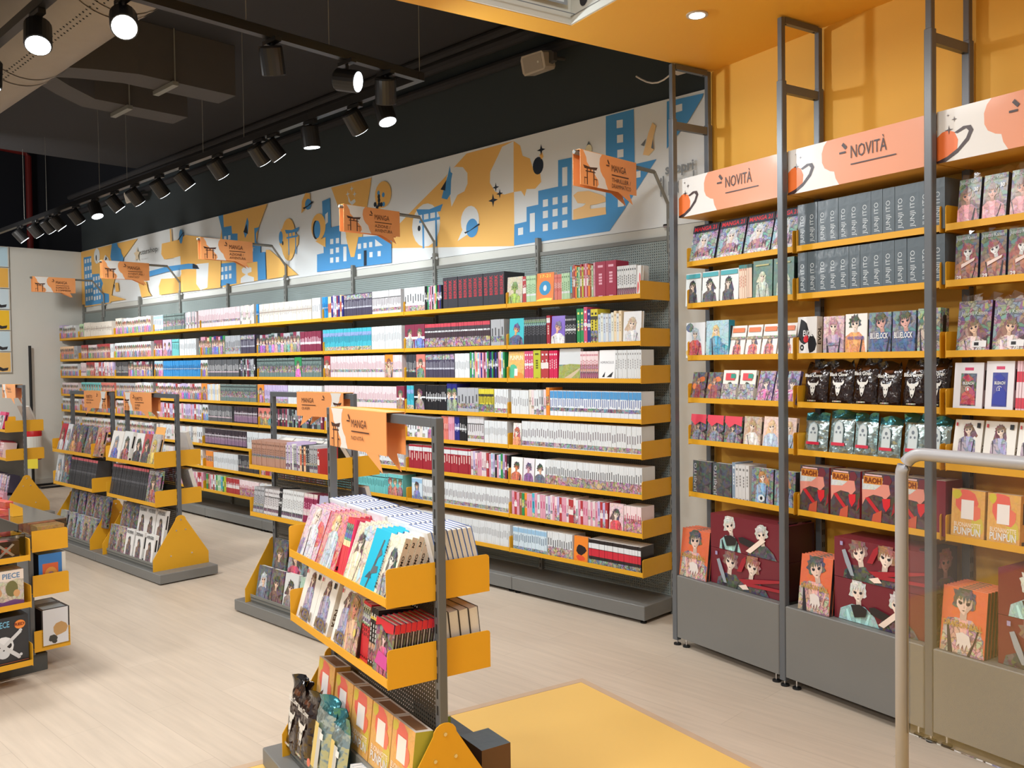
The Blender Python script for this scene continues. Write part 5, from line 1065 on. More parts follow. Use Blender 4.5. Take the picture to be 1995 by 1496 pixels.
# far long side: blue box, white boxes, big clear cover with orange contents
bl = dict(bg=K(30, 40, 50), side_art={'rects': [(0, 0, .86, 1, K(50, 120, 190)), (.14, .08, .72, .74, K(206, 96, 56)), (.86, 0, 1, 1, K(206, 206, 200))], 'ovals': [(.45, .42, .24, .22, K(210, 150, 70)), (.45, .4, .14, .12, K(150, 90, 50, .6))]})
box_thing(FD, -.12, .035, .406, .2, .13, .19, bl, 'blue figure box with an orange window, middle shelf end of the low display', 'figure_box', seed=36, top=K(90, 130, 160))
wb = dict(bg=K(34, 26, 28), side_art={'panel': K(214, 216, 220), 'panel_top': 1, 'blobs': [(.65, .45, .28, .2, K(190, 150, 96)), (.4, .2, .2, .1, K(60, 60, 56)), (.45, .12, .1, .06, K(60, 60, 56))]}, top_art={'rects': [(.15, .1, .85, .9, K(170, 186, 194))]})
for k, a in enumerate((-.06, -.19)):
    box_thing(FD, a, .035, .123, .12, .135, .19, wb, ['white-sided dark box, nearer one, bottom shelf end of the low display', 'dark box with a grey lid panel, second one, bottom shelf of the low display'][k], 'figure_box', seed=37 + k, top=K(40, 36, 38))
mb = MB()
rr = random.Random(4)
for k in range(6):
    mb.box(-.75 + k * .12, -.65 + k * .12, .02, .15, 0, .1 + .02 * rr.random(), PRINT, K(226, 120 + rr.randrange(60), 70, .4))
for k in range(6):
    m2 = MB(); m2.box(-.05, .05, 0, .13, 0, .105 + .015 * rr.random(), PRINT, K(230, 110 + rr.randrange(70), 60 + rr.randrange(40), .35)); m2.box(-.04, .04, -.0005, 0, .02, .06, PRINT, K(240, 210, 150))
    single('orange_pack', m2, 'orange pack under the clear cover on top of the low display', 'pack', FD.p(-.06 - k * .115, .03, .634), FD.yaw, 'orange packs under the clear cover')
clear_case(FD, -.85, -.06, .634, .845, .23, .135, 'large clear plastic cover over orange packs on top of the low display')
for k in range(6):
    m2 = MB(); m2.bbox(-.045, .045, -.02, .02, 0, .035, PRINT, .002, K(196, 70, 50, .15)); m2.rect = None
    single('red_packet', m2, 'small brick red packet piled on top of the low display', 'packet', FD.p(-.36 - .1 * (k % 3), -.02 + .012 * (k % 2), .773 + .037 * (k // 3)), FD.yaw + .1 * (k - 2), 'red packets piled on the low display')
mb = MB(); mb.prism([(0, 0), (.05, 0), (.05, .04), (0, .07)], .04, YEL, 'x'); single('yellow_card_holder', mb, 'small yellow holder beside the red packets on the low display', 'holder', FD.p(-.29, -.01, .773), FD.yaw)

# ================================================================== goods in the tall bays
def apr(x, b=3.37, y=705):
    d = CR * ((x - 997.5) / F) - CU * ((y - 748) / F) + CF; t = b / d.dot(FR.Y); return (d * t).dot(FR.X)
def place(z, x0, x1, key, d, lab, ht, t=.018, tilt=10, n=1, group=None, name='manga_volume', shrink=.003, b=3.366, side='R', m=None):
    a0, a1 = apr(x0), apr(x1)
    if m is not None: d = dict(d, mat=m)
    for i in range(n):
        put_book(FR, (a0 + a1) / 2, b + i * (t + .001), z, key, d, lab, a1 - a0 - shrink, ht, t, rad(tilt), 0, group, name=name, side=side)
def fatrow(si, x0, x1, n, st, h, key, lab, grp, dep=.13, tilt=0): row(FR, apr(x0), apr(x1), 3.366, ZR[si] + .0165, n, h, key, st, lab, grp, dep=dep, tilt=rad(tilt))
zr = [z + .0165 for z in ZR]
# --- left bay
MG21 = cover(K(120, 140, 170, 1), K(214, 216, 224), PSKIN, K(150, 90, 110, .9), fig=(.5, .72, .26), spine=K(40, 40, 50), texts=[('MANGA 21', .06, .84, .94, .95, K(206, 34, 50), True)], rects=[(0, .8, 1, 1, K(36, 44, 62)), (.08, .06, .92, .16, K(224, 226, 230, .9))])
for k, (x0, x1) in enumerate(((1343, 1392), (1396, 1446), (1449, 1500), (1502, 1549))):
    place(zr[0], x0, x1, f'mg{x1 - x0}', MG21, ['comic magazine with a red MANGA title, leftmost, top shelf, left tall bay', 'comic magazine with a red MANGA title, second from the left, top shelf, left tall bay', 'comic magazine with a red MANGA title, third from the left, top shelf, left tall bay', 'comic magazine with a red MANGA title, right end of the top shelf, left tall bay'][k], .215, .012, 14, 2, 'comic magazines with red titles', name='comic_magazine')
GIRL = cover(K(226, 232, 232), K(36, 34, 38), PSKIN, K(60, 66, 74), fig=(.45, .74, .26), rects=[(.04, .84, .96, .97, K(80, 170, 180))], spine=K(226, 232, 232))
for k, (x0, x1) in enumerate(((1337, 1367), (1369, 1402), (1404, 1440))):
    place(zr[1], x0, x1, f'girl{k}', GIRL, f'white teal-titled cover with a black-haired girl, {["left", "middle", "right"][k]} one, second shelf, left tall bay', .175, .02, 3, 2, f'black-haired girl covers {k}')
fatrow(1, 1441, 1456, 4, S(K(232, 206, 186), (.9, 1, K(60, 130, 130)), ink=K(190, 120, 100)), .185, 'R_c', 'cream spine-out volume, second shelf, left tall bay', 'cream spines in the left tall bay')
fatrow(1, 1457, 1467, 3, S(K(70, 96, 90), (.1, .9, K(226, 196, 176)), ink=None), .185, 'R_c2', 'cream and green spine-out volume, second shelf, left tall bay', 'cream and green spines in the left tall bay')
GRN = cover(K(96, 130, 120, .15), K(214, 220, 196), PSKIN, K(190, 206, 190, .3), fig=(.5, .7, .2), rects=[(.15, .86, .85, .9, K(180, 176, 124))], spine=K(60, 90, 84))
for k, (x0, x1) in enumerate(((1468, 1506), (1508, 1548))): place(zr[1], x0, x1, f'grn{k}', GRN, f'sage green cover with a pale long-haired figure, {["left", "right"][k]} one, second shelf, left tall bay', .195, .03, 2)
place(zr[2], 1337, 1374, 'wh1', cover(K(224, 228, 232), K(190, 206, 220), PSKIN, K(200, 60, 60, .5), blobs=[(.2, .85, .2, .15, K(60, 76, 110, .6)), (.2, .15, .2, .12, K(226, 190, 110))], fig=(.5, .82, .26)), 'white cover with a white-haired figure, third shelf, left end of the left tall bay', .19, .02, 2)
place(zr[2], 1376, 1420, 'bl1', cover(K(176, 214, 226, .3), K(236, 200, 140), PSKIN, K(60, 160, 196, .5), spine=K(40, 150, 180), fig=(.45, .85, .22), blobs=[(.6, .2, .5, .2, K(60, 170, 206, .6))]), 'light blue cover with thick turquoise spine, third shelf, left tall bay', .195, .045, 2)
for k, (x0, x1) in enumerate(((1420, 1449), (1451, 1480), (1482, 1512), (1514, 1547))):
    place(zr[2], x0, x1, f'rw{k}', cover(K(236, 232, 226), K(60, 40, 50), SKIN, K(216, 80, 60, .8), fig=(.5, .62, .18), rects=[(.1, .78, .9, .92, K(226, 120, 70)), (0, .56, 1, .64, K(140, 140, 90, .8))], spine=K(230, 220, 214)), f'white cover with red-clad group and orange title, {ORD[k]} of four, third shelf, left tall bay', .165, .02, 12)
for k, (x0, x1) in enumerate(((1344, 1371), (1374, 1402))):
    place(zr[3], x0, x1, f'br{k}', cover(K(70, 46, 42, .5), K(196, 110, 60), SKIN, K(150, 50, 50), fig=(.5, .76, .16), blobs=[(.7, .75, .25, .1, K(220, 120, 70)), (.2, .5, .15, .1, K(226, 130, 70))], long_hair=False), f'dark brown cover with an orange-haired runner, {["left", "right"][k]} one, fourth shelf, left tall bay', .155, .02, 12)
for k, (x0, x1) in enumerate(((1404, 1434), (1437, 1468))):
    place(zr[3], x0, x1, f'wg{k}', cover(K(236, 236, 226), K(50, 60, 50), SKIN, K(190, 90, 70, .9), fig=(.5, .6, .2), rects=[(0, 0, 1, .56, K(150, 160, 170, .9)), (.2, .68, .8, .9, K(220, 70, 80)), (.55, .74, .85, .88, K(40, 150, 130))]), f'white cover with red title and green 2, {["left", "right"][k]} one, fourth shelf, left tall bay', .165, .02, 10)
for k, (x0, x1) in enumerate(((1471, 1502), (1504, 1524), (1526, 1550))):
    place(zr[3], x0, x1, f'pu{k}', cover(K(150, 100, 170, .9), K(60, 40, 90), PSKIN, K(196, 70, 140, .9), fig=(.5, .75, .26), spine=K(120, 110, 160)), f'glossy violet and pink cover, {["left", "middle", "right"][k]} of three, fourth shelf, left tall bay', .165, .02, 16, m=GLOSS)
for k, (x0, x1) in enumerate(((1343, 1373), (1375, 1407), (1409, 1443))):
    place(zr[4], x0, x1, f'bk{k}', cover(K(30, 28, 36, .8), K(30, 30, 40), SKIN, K(120, 130, 150, .7), fig=(.5, .7, .2), polys=[([(0, 1), (1, 1), (1, .66), (.6, .74), (.3, .6), (0, .78)], K(226, 70, 90))]), f'black and hot pink cover, {["left", "middle", "right"][k]} of three, fifth shelf, left tall bay', .15, .02, 8)
place(zr[4], 1447, 1481, 'bg', cover(K(206, 180, 156, .4), K(190, 150, 110), PSKIN, K(230, 224, 216), fig=(.5, .85, .3)), 'beige cover with a bride-like figure, fifth shelf, left tall bay', .155, .02, 6)
for k, (x0, x1) in enumerate(((1484, 1517), (1519, 1548))): place(zr[4], x0, x1, f'ps{k}', cover(K(236, 206, 196, .2), K(240, 196, 150), PSKIN, K(180, 200, 226, .4), fig=(.5, .85, .3)), f'pastel peach cover, {["left", "right"][k]} one, fifth shelf, left tall bay', .16, .02, 8, m=GLOSS)
JI = dict(bg=K(58, 62, 66, .2), spine=K(70, 74, 78), texts=[('JUNJI ITO', .06, .08, .24, .92, K(190, 192, 194), False, 1)])
for k, (x0, x1) in enumerate(((1348, 1384), (1387, 1424))): place(zr[5], x0, x1, f'ji{k}', JI, f'charcoal wrapped JUNJI ITO book facing out, {["left", "right"][k]} one, sixth shelf, left tall bay', .185, .04, 2, m=GLOSS)
fatrow(5, 1425, 1458, 5, [S(K(196, 156, 136), ink=K(140, 90, 70)), S(K(206, 206, 206), ink=K(120, 120, 120)), S(K(130, 150, 170), ink=W1)], .19, 'R_sp', 'slim spine-out wrapped volume, sixth shelf, left tall bay', 'slim wrapped spines in the left tall bay')
EYE = cover(K(80, 92, 100, .7), K(190, 120, 60), PSKIN, K(110, 160, 200, .6), fig=(.5, .9, .24), spine=K(36, 40, 50), ovals=[(.5, .2, .16, .1, K(210, 220, 226)), (.5, .2, .06, .05, BLK)])
for k, (x0, x1) in enumerate(((1462, 1505), (1507, 1548))): place(zr[5], x0, x1, f'ey{k}', EYE, f'dark cover with a blonde woman and large eye, {["left", "right"][k]} one, left tall bay', .185, .04, 3, m=GLOSS)
# --- middle bay
JS = S(K(86, 98, 106), ink=K(196, 204, 208), marks='title', m=GLOSS); JS.update(title='JUNJI ITO', tbox=(.26, .12, .74, .74))
for si in (0, 1): row(FR, apr(1556), apr(1842), 3.366, zr[si], 13, .205, f'ji{si}', JS, f'thick wrapped grey JUNJI ITO book, {["top", "second"][si]} shelf, middle tall bay', f'JUNJI ITO books on the {["top", "second"][si]} shelf', dep=.145, name='hardcover_book')
place(zr[2], 1554, 1592, 'ev', dict(bg=K(232, 232, 232), spine=K(232, 232, 232), blobs=[(.3, .6, .3, .35, BLK), (.75, .3, .25, .25, BLK), (.45, .45, .15, .1, K(206, 40, 50))], ovals=[(.25, .22, .1, .08, BLK), (.25, .22, .04, .03, WHT)], texts=[('EVOL', .3, .5, .8, .66, WHT, True)], spine_art={'texts': [('EVOL', .2, .3, .8, .75, BLK, True, 1)]}), 'stark black and white cover, third shelf, left end of the middle tall bay', .185, .04, 2)
place(zr[2], 1604, 1645, 'pb', cover(K(226, 190, 200, .5), K(190, 130, 150), PSKIN, K(176, 150, 176, .5), fig=(.5, .9, .3), rects=[(.2, .26, .8, .33, K(110, 110, 150, .6))]), 'pink cover with two faint heads, third shelf, middle tall bay', .18, .02, 2)
place(zr[2], 1647, 1690, 'wo', cover(K(232, 230, 226), K(40, 36, 40), PSKIN, K(230, 150, 80, .4), fig=(.45, .92, .3), title='WIND BREAKER', tcol=K(120, 110, 170), ty=(.38, .46), long_hair=False), 'white and orange cover with a black-haired figure, third shelf, middle tall bay', .185, .02, 2)
BLK_ = cover(K(86, 110, 140, .5), K(30, 26, 34), K(220, 170, 160), K(36, 80, 130, .3), fig=(.55, .95, .34), title='BLUELOCK', tcol=WHT, ty=(.38, .52), long_hair=False)
for k, (x0, x1) in enumerate(((1692, 1736), (1738, 1784))): place(zr[2], x0, x1, f'blk{k}', BLK_, f'blue BLUELOCK cover, {["left", "right"][k]} one, third shelf, middle tall bay', .185, .022, 3, n=2, group=f'blue covers {k}')
place(zr[2], 1787, 1832, 'tl', cover(K(120, 140, 130, .9), K(60, 90, 80), SKIN, K(150, 160, 160, .9), fig=(.4, .9, .22)), 'busy green wrapped cover, third shelf, right end of the middle tall bay', .19, .06, 3, m=GLOSS)
BX = [(1558, 1602), (1606, 1652), (1654, 1698), (1700, 1744), (1750, 1798), (1800, 1840)]
def rbag(k, x0, x1, z, ht, m, dcol, ex, lab, grp, dz=0):
    a0, a1 = apr(x0), apr(x1); bag(FR, (a0 + a1) / 2, 3.40, z, (a1 - a0) * 1.04, ht, .05, m, dcol, lab, 20 + k * 3, rad(8), grp, ex)
for k, (x0, x1) in enumerate(BX):
    rbag(k, x0, x1, zr[3], .20 + .008 * ((k * 7) % 3), DARKFOIL, gdark, bull, f'{ORD[k]} dark brown bull emblem bag from the left, fourth shelf, middle tall bay', 'dark brown bags in the middle tall bay')
for k, (x0, x1) in enumerate(BX):
    rbag(k + 8, x0, x1, zr[4], .185 + .01 * ((k * 5) % 3), FOIL, gsilv, silver_label, f'{ORD[k]} silver green foil bag from the left, fifth shelf, middle tall bay', 'silver foil bags in the middle tall bay')
RA = cover(K(60, 34, 38, .15), spine=K(150, 28, 44), fig=None, rects=[(0, .62, .75, .86, K(206, 210, 210, .2)), (.04, .78, .62, .93, K(206, 130, 50)), (.08, .94, .6, .97, K(220, 180, 180))],
    polys=[([(0, .66), (.4, .68), (.62, .8), (.8, .84), (.86, .62), (.7, .5), (.62, .56), (.35, .58), (.12, .5), (.02, .36)], K(216, 140, 124)), ([(.62, .8), (.66, .96), (.82, .98), (.9, .88), (.84, .8)], K(110, 40, 50)), ([(.62, .52), (.86, .54), (.86, .4), (.74, .28), (.66, .36)], K(206, 34, 44)), ([(.1, .5), (.22, .52), (.62, .22), (.56, .16)], K(190, 34, 44)), ([(.3, 0), (.36, .2), (.62, .3), (.6, 0)], K(190, 84, 60)), ([(.9, .2), (.98, .5), (1, .3)], K(150, 40, 46))],
    texts=[('RAOH', .08, .8, .58, .91, K(120, 50, 20), True)])
for k, (x0, x1) in enumerate(((1557, 1614), (1617, 1675), (1678, 1744), (1747, 1812))):
    place(zr[5], x0, x1, f'ra{k}', RA, f'dark red boxed set with a red-faced fighter, {["left", "second", "third", "right"][k]} of four, lowest shelf, middle tall bay', .225, .12, 2, name='boxed_set')
place(zr[5], 1814, 1843, 'ra9', dict(bg=K(130, 30, 50), spine=K(110, 26, 44), spine_art={}), 'plain dark red boxed set behind the security gate, lowest shelf, middle tall bay', .225, .12, 1, name='boxed_set')
# --- right bay
J30 = cover(K(50, 60, 66, .6), K(120, 90, 70), K(206, 150, 130), K(206, 140, 150, .4), fig=(.4, .78, .28), texts=[('Jujutsu Kaisen', .08, .86, .92, .96, K(190, 200, 204)), ('30', .72, .7, .9, .79, WHT, True)], rects=[(.8, .03, .9, .08, K(210, 50, 50))], spine=K(30, 50, 70))
for k, (x0, x1) in enumerate(((1864, 1908), (1912, 1960), (1966, 2020))): place(zr[0], x0, x1, f'jt{k}', J30, f'wrapped dark cover numbered 30, {["left", "middle", "right"][k]} one, top shelf, right tall bay', .185, .03, 8, m=GLOSS)
J29 = cover(K(56, 56, 66, .5), K(150, 60, 60), WHT, K(150, 90, 60, .5), fig=(.55, .78, .26), texts=[('Jujutsu Kaisen', .06, .86, .94, .96, K(190, 200, 204)), ('29', .12, .06, .32, .15, WHT, True)], rects=[(.8, .03, .9, .08, K(210, 50, 50))], spine=K(30, 60, 90), polys=[([(.3, .3), (.85, .44), (.88, .5), (.3, .38)], K(226, 206, 200))])
for k, (x0, x1) in enumerate(((1860, 1906), (1909, 1960), (1963, 2016))): place(zr[1], x0, x1, f'ju{k}', J29, f'wrapped cover numbered 29 with a white mask, {["left", "middle", "right"][k]} one, second shelf, right tall bay', .19, .03, 4, m=GLOSS)
J28 = cover(K(90, 50, 70, .8), K(120, 70, 60), SKIN, K(210, 190, 190, .8), fig=(.5, .62, .24), texts=[('Jujutsu Kaisen', .1, .7, .9, .8, K(190, 200, 204)), ('28', .6, .06, .8, .14, WHT, True)], rects=[(.5, .12, .92, .24, K(226, 228, 232)), (.56, .15, .7, .21, BLK)], spine=K(60, 30, 70))
for k, (x0, x1) in enumerate(((1862, 1928), (1932, 2002))): place(zr[2], x0, x1, f'jv{k}', J28, f'wrapped gift pack with barcode and group cover, {["left", "right"][k]} one, third shelf, right tall bay', .21, .05, 8, m=GLOSS)
def WF(n, c1, c2): return dict(bg=K(226, 226, 232), spine=K(200, 180, 190), rects=[(.24, .12, .78, .78, c1), (.36, .84, .66, .9, K(206, 70, 110)), (.26, .04, .7, .06, K(190, 60, 90))], polys=[([(.26, .16), (.76, .14), (.74, .4), (.6, .5), (.3, .36)], c2), ([(.28, .7), (.5, .76), (.7, .66), (.5, .6)], c2)], ovals=[(.5, .46, .1, .06, WHT), (.5, .46, .085, .05, c2)], texts=[('BLEACH', .32, .55, .7, .61, WHT, True), (n, .47, .43, .53, .49, WHT, True)])
place(zr[3], 1856, 1914, 'bc1', WF('1', K(60, 30, 36, .6), K(196, 40, 56, .4)), 'white framed BLEACH cover with a red picture numbered 1, fourth shelf, right tall bay', .195, .03, 6)
place(zr[3], 1918, 1974, 'bc2', WF('2', K(60, 66, 150, .1), K(50, 60, 160)), 'white framed BLEACH cover with a blue picture numbered 2, fourth shelf, right tall bay', .2, .03, 6)
fatrow(3, 1978, 2010, 6, S(K(226, 190, 200), (.1, .8, K(206, 60, 80)), (.3, .6, K(226, 206, 214)), ink=None), .2, 'R_pk', 'pink and white spine-out volume, fourth shelf, right tall bay', 'pink spines in the right tall bay', tilt=6)
for k, (x0, x1) in enumerate(((1852, 1908), (1911, 1974), (1977, 2030))): place(zr[4], x0, x1, f'kn{k}', KEN, f'white KEN cover behind the security gate, {["left", "middle", "right"][k]} one, fifth shelf, right tall bay', .195, .03, 12)
PUNB = dict(PUN); PUNB.pop('top_art')
for k, (x0, x1) in enumerate(((1852, 1918), (1922, 1988))): place(zr[5], x0, x1, f'pp{k}', PUNB, f'orange BUONANOTTE PUNPUN box behind the security gate, {["left", "right"][k]} one, lowest shelf, right tall bay', .2, .06, 4, name='boxed_set')
# wrap film standing above the wrapped packs
for si, x0, x1 in ((0, 1864, 1990), (1, 1860, 1990), (2, 1862, 1995)):
    mb = MB(); a0, a1 = apr(x0), apr(x1); n = 10; ht = (.185, .19, .21)[si]
    for i in range(n):
        u0, u1 = i / n, (i + 1) / n; f = lambda u: .008 * sin(u * 19 + si)
        mb.face([((a1 - a0) * u0, f(u0), 0), ((a1 - a0) * u1, f(u1), 0), ((a1 - a0) * u1, f(u1) * 1.5 + .006, .028 + f(u1 * 2)), ((a1 - a0) * u0, f(u0) * 1.5 + .006, .028 + f(u0 * 2))], WRAP)
    single('clear_wrap', mb, f'clear film edge sticking up above the wrapped covers, {["top", "second", "third"][si]} shelf, right tall bay', 'wrapping', FR.p(a0, 3.39 + .02 * (si != 1), zr[si] + ht - .004), FR.yaw)

# big boxes and orange books standing in the base cabinets
ORB = dict(bg=K(216, 104, 62, .06), spine=K(60, 50, 48), back=K(206, 100, 64), blobs=[(.25, .42, .2, .12, K(96, 88, 80, .5)), (.8, .16, .22, .2, K(110, 104, 98, .5))], figs=[(.5, .97, .36, K(56, 60, 66), K(226, 196, 180), K(200, 150, 140, .8), (False,))],
    polys=[([(.36, .3), (.5, .34), (.66, .3), (.72, .16), (.66, .1), (.62, .17), (.57, .06), (.53, .16), (.48, .05), (.45, .16), (.38, .1), (.4, .2)], K(222, 212, 206))], texts=[('DRAGON BALL', .06, .4, .94, .49, K(186, 146, 70), True)])
def orange_stack(x0, x1, lab, grp, n=5):
    a0, a1 = apr(x0, 3.30), apr(x1, 3.30)
    for i in range(n): put_book(FR, (a0 + a1) / 2, 3.272 + i * .023, .388, f'or{x0}', ORB, lab, a1 - a0, .255, .02, rad(7), 0, grp, name='art_book')
orange_stack(1327, 1380, 'orange book with a dark-haired figure, stack at the foot of the left tall bay', 'orange books, left tall bay')
orange_stack(1560, 1621, 'orange book with a dark-haired figure, stack at the foot of the middle tall bay', 'orange books, middle tall bay')
orange_stack(1838, 1925, 'orange book with a dark-haired figure, stack at the foot of the right tall bay', 'orange books, right tall bay', 7)
MAR = K(112, 30, 44)
def chars(two_light=True):
    if two_light: return dict(bg=MAR, figs=[(.27, .97, .46, K(214, 220, 214), PSKIN, K(160, 206, 206, .2), (False,)), (.7, .88, .44, K(206, 210, 206), PSKIN, K(40, 34, 38, .1), (False,))], polys=[([(.2, .4), (.3, .46), (.38, .38), (.36, .2), (.24, .12)], K(34, 30, 34)), ([(.4, .44), (.46, .48), (.66, .36), (.6, .2), (.42, .3)], K(34, 30, 34)), ([(.5, .1), (.56, .06), (.76, .5), (.7, .54)], PSKIN)])
    return dict(bg=MAR, figs=[(.28, .97, .5, K(120, 74, 60), PSKIN, K(30, 26, 30), (False,)), (.58, .97, .5, K(150, 90, 70), PSKIN, K(34, 28, 32), (False,))], polys=[([(.38, .5), (.45, .86), (.5, .96), (.5, .8), (.44, .5)], K(160, 30, 44)), ([(.1, .7), (.14, .74), (.2, .4), (.24, .1), (.2, .1), (.14, .4)], K(150, 160, 170)), ([(.4, .3), (1, .56), (1, .5), (.6, .26), (1, .3), (1, .22), (.5, .16)], K(160, 30, 44)), ([(.4, .12), (.5, .2), (.54, .08), (.46, .04)], PSKIN)], rects=[(.08, .82, .11, .92, K(160, 150, 190))])
def crate(a0, a1, z, h, d, lab, seed, b=3.30): box_thing(FR, (a0 + a1) / 2, b, z, a1 - a0, .2, h, d, lab, 'boxed_set', 'box', 'large dark red boxed sets with anime figures', seed=seed, top=K(120, 40, 54), side=K(60, 20, 30))
crate(apr(1385, 3.31), apr(1533, 3.31), .388, .185, chars(False), 'large dark red box with two brown-haired figures, lower one, left tall bay', 51)
crate(apr(1385, 3.31), apr(1533, 3.31), .575, .175, chars(True), 'large dark red box with two white-haired figures, upper one, left tall bay', 52)
crate(apr(1627, 3.31), apr(1812, 3.31), .388, .185, chars(True), 'large dark red box with two white-haired figures, lower one, middle tall bay', 53)
crate(apr(1627, 3.31), apr(1812, 3.31), .575, .175, chars(False), 'large dark red box with two brown-haired figures, upper one, middle tall bay', 54)
crate(apr(1948, 3.31), -1.345, .388, .185, chars(False), 'large dark red box, lower one behind the security gate, right tall bay', 55)
crate(apr(1948, 3.31), -1.345, .575, .175, chars(True), 'large dark red box, upper one behind the security gate, right tall bay', 56)
for k, (x0, x1, wh) in enumerate(((1542, 1560, 'left'), (1822, 1842, 'middle'))):
    for j in (0, 1):
        a1 = AR[1] - .02 if k == 0 else AR[2] - .02
        box_thing(FR, a1 - .035, 3.33, .388 + j * .19, .06, .17, .18, dict(bg=K(44, 22, 28), side_art={'figs': [(.5, .95, .5, K(150, 70, 70), K(206, 150, 140), K(90, 30, 40), (False,))]}), f'narrow dark box with a red figure, {["lower", "upper"][j]} one, right side of the {wh} tall bay', 'boxed_set', seed=60 + k * 2 + j)

# ================================================================== track lights, ducts, speakers
TZ = 3.065
def track(a0, b0, a1, b1, lab, wires=()):
    t = thing('lighting_track', lab, 'track', FA.p(a0, b0, TZ), FA.yaw, 'suspended black lighting tracks')
    mb = MB(); dx, dy = a1 - a0, b1 - b0
    if abs(dx) > abs(dy): mb.bbox(min(0, dx) - .02, max(0, dx) + .02, -.02, .02, 0, .045, BLACK, .003)
    else: mb.bbox(-.02, .02, min(0, dy) - .02, max(0, dy) + .02, 0, .045, BLACK, .003)
    part('rail', mb, t)
    for w in wires:
        mb = MB(); mb.tube([(dx * w, dy * w, .04), (dx * w, dy * w, .79)], .0022, GREY, 5); part('suspension_wire', mb, t)
    return t
track(-3.66, 3.07, -12.2, 3.07, 'long black lighting track running along the mural wall', (.0, .22, .29, .45, .52, .68, .76, .9))
track(-3.66, 3.03, -3.66, 1.25, 'short black lighting track from the track corner towards the yellow ceiling', (.3, .55))
track(-3.7, 1.30, -8.2, 1.30, 'black lighting track at the upper left, beside the big duct', (.2, .4))

def spot(a, b, aim, lab, on=True, grp='black track spotlights', energy=26, size=.055, length=.13, real=True):
    o0 = FA.p(a, b, TZ); t = thing('track_spotlight', lab, 'spotlight', o0, FA.yaw, grp)
    mb = MB(); mb.bbox(-.06, .06, -.016, .016, -.022, 0, BLACK, .003); part('adapter', mb, t)
    mb = MB(); mb.tube([(0, 0, -.02), (0, 0, -.055)], .008, BLACK, 8); part('stem', mb, t)
    d = (Vector(aim) - (o0 + Vector((0, 0, -.1)))).normalized()
    dl = Matrix.Rotation(-FA.yaw, 3, 'Z') @ d
    c = Vector((0, 0, -.055)) + Vector((0, 0, -.045))
    mb = MB(); p0 = c - dl * length * .5; p1 = c + dl * length * .5
    mb.tube([p0, p0 + dl * .008, p1 - dl * .004, p1], size, BLACK, 20, rs=[size * .9, size, size, size * .96]); part('housing', mb, t)
    if on:
        mb = MB(); mb.tube([p1 - dl * .001, p1 + dl * .002], size * .88, GLOW, 20); part('lens', mb, t)
    if real and energy:
        w = FA.p(a, b, TZ) + Matrix.Rotation(FA.yaw, 3, 'Z') @ (p1 + dl * .02)
        lamp('SPOT', w, energy, COOL, w + d, spot_size=rad(95), spot_blend=.7, shadow_soft_size=.05)
    return t
SPX = [45, 75, 100, 118, 155, 192, 230, 270, 318, 366, 432, 513, 540, 613, 700, 757]
SPA = [-10.3, -9.82, -9.44, -9.18, -8.68, -8.21, -7.77, -7.35, -6.88, -6.45, -5.92, -5.34, -5.16, -4.72, -4.25, -3.97]
seen = ['leftmost', 'second', 'third', 'fourth', 'fifth', 'sixth', 'seventh', 'eighth', 'ninth', 'tenth', 'eleventh', 'twelfth', 'thirteenth', 'fourteenth', 'fifteenth', 'sixteenth, nearest the track corner']
for k, a in enumerate(SPA):
    aim = FA.p(a + (.25 if k % 3 == 0 else -.1), 4.3, 1.5)
    if k == 15: aim = FA.p(a + .9, 3.2, .6)
    if k == 13: aim = FA.p(a, 3.4, .4)
    if k in (5,): aim = FA.p(a + 1, 3.4, .6)
    spot(a, 3.07, aim, f'{seen[k]} black spotlight from the left along the mural-wall track', energy=46)
spot(-3.66, 2.60, FR.p(-2.3, 3.4, 2.45), 'lit black spotlight on the short track aimed at the yellow wall', energy=62, length=.12)
spot(-3.66, 2.84, FA.p(-4.6, 3.6, .6), 'dark black spotlight on the short track, turned away, nearer the corner', on=False, energy=22)
spot(-3.66, 2.18, FA.p(-4.3, 2.9, .6), 'unlit-looking black spotlight in the middle of the short track', on=False, energy=22)
spot(-3.66, 1.50, Vector((-.9, 2.2, 1.7)), 'bright black spotlight on the short track in front of the big duct', energy=45)
spot(-4.06, 1.30, Vector((-1.3, 2.4, .6)), 'bright black spotlight at the upper left track, aimed down at the floor', energy=45)
spot(-4.75, 1.30, FA.p(-4.9, 1.2, 0), 'black spotlight cut by the left edge of the picture, aimed down', energy=45)

# big round duct with perforations, its seams, and two dark branch ducts
t = thing('round_air_duct', 'large round grey perforated air duct crossing the upper left corner', 'duct', FA.p(0, 0, 0), FA.yaw)
DB, DZ, DR = 1.80, 3.60, .29
mb = MB(); mb.tube([(-9.5, DB, DZ), (-2.2, DB, DZ)], DR, DUCT, 40, caps=False); part('duct_tube', mb, t, smooth=True)
for a in (-6.02, -5.86, -4.55, -4.45, -7.6):
    mb = MB(); mb.tube([(a - .012, DB, DZ), (a + .012, DB, DZ)], DR + .006, DUCT, 40, caps=False); part('seam_ring', mb, t, smooth=True)
mb = MB()
for i in range(150):
    for ph in (-1.95, -1.86):
        a = -8.6 + i * .045 + (.02 if ph < -1.9 else 0); d = Vector((0, cos(ph), sin(ph))); c = Vector((a, DB, DZ)) + d * (DR + .001)
        mb.tube([c - d * .001, c + d * .0015], .0055, RUBBER, 5)
part('vent_holes', mb, t)['kind'] = 'stuff'
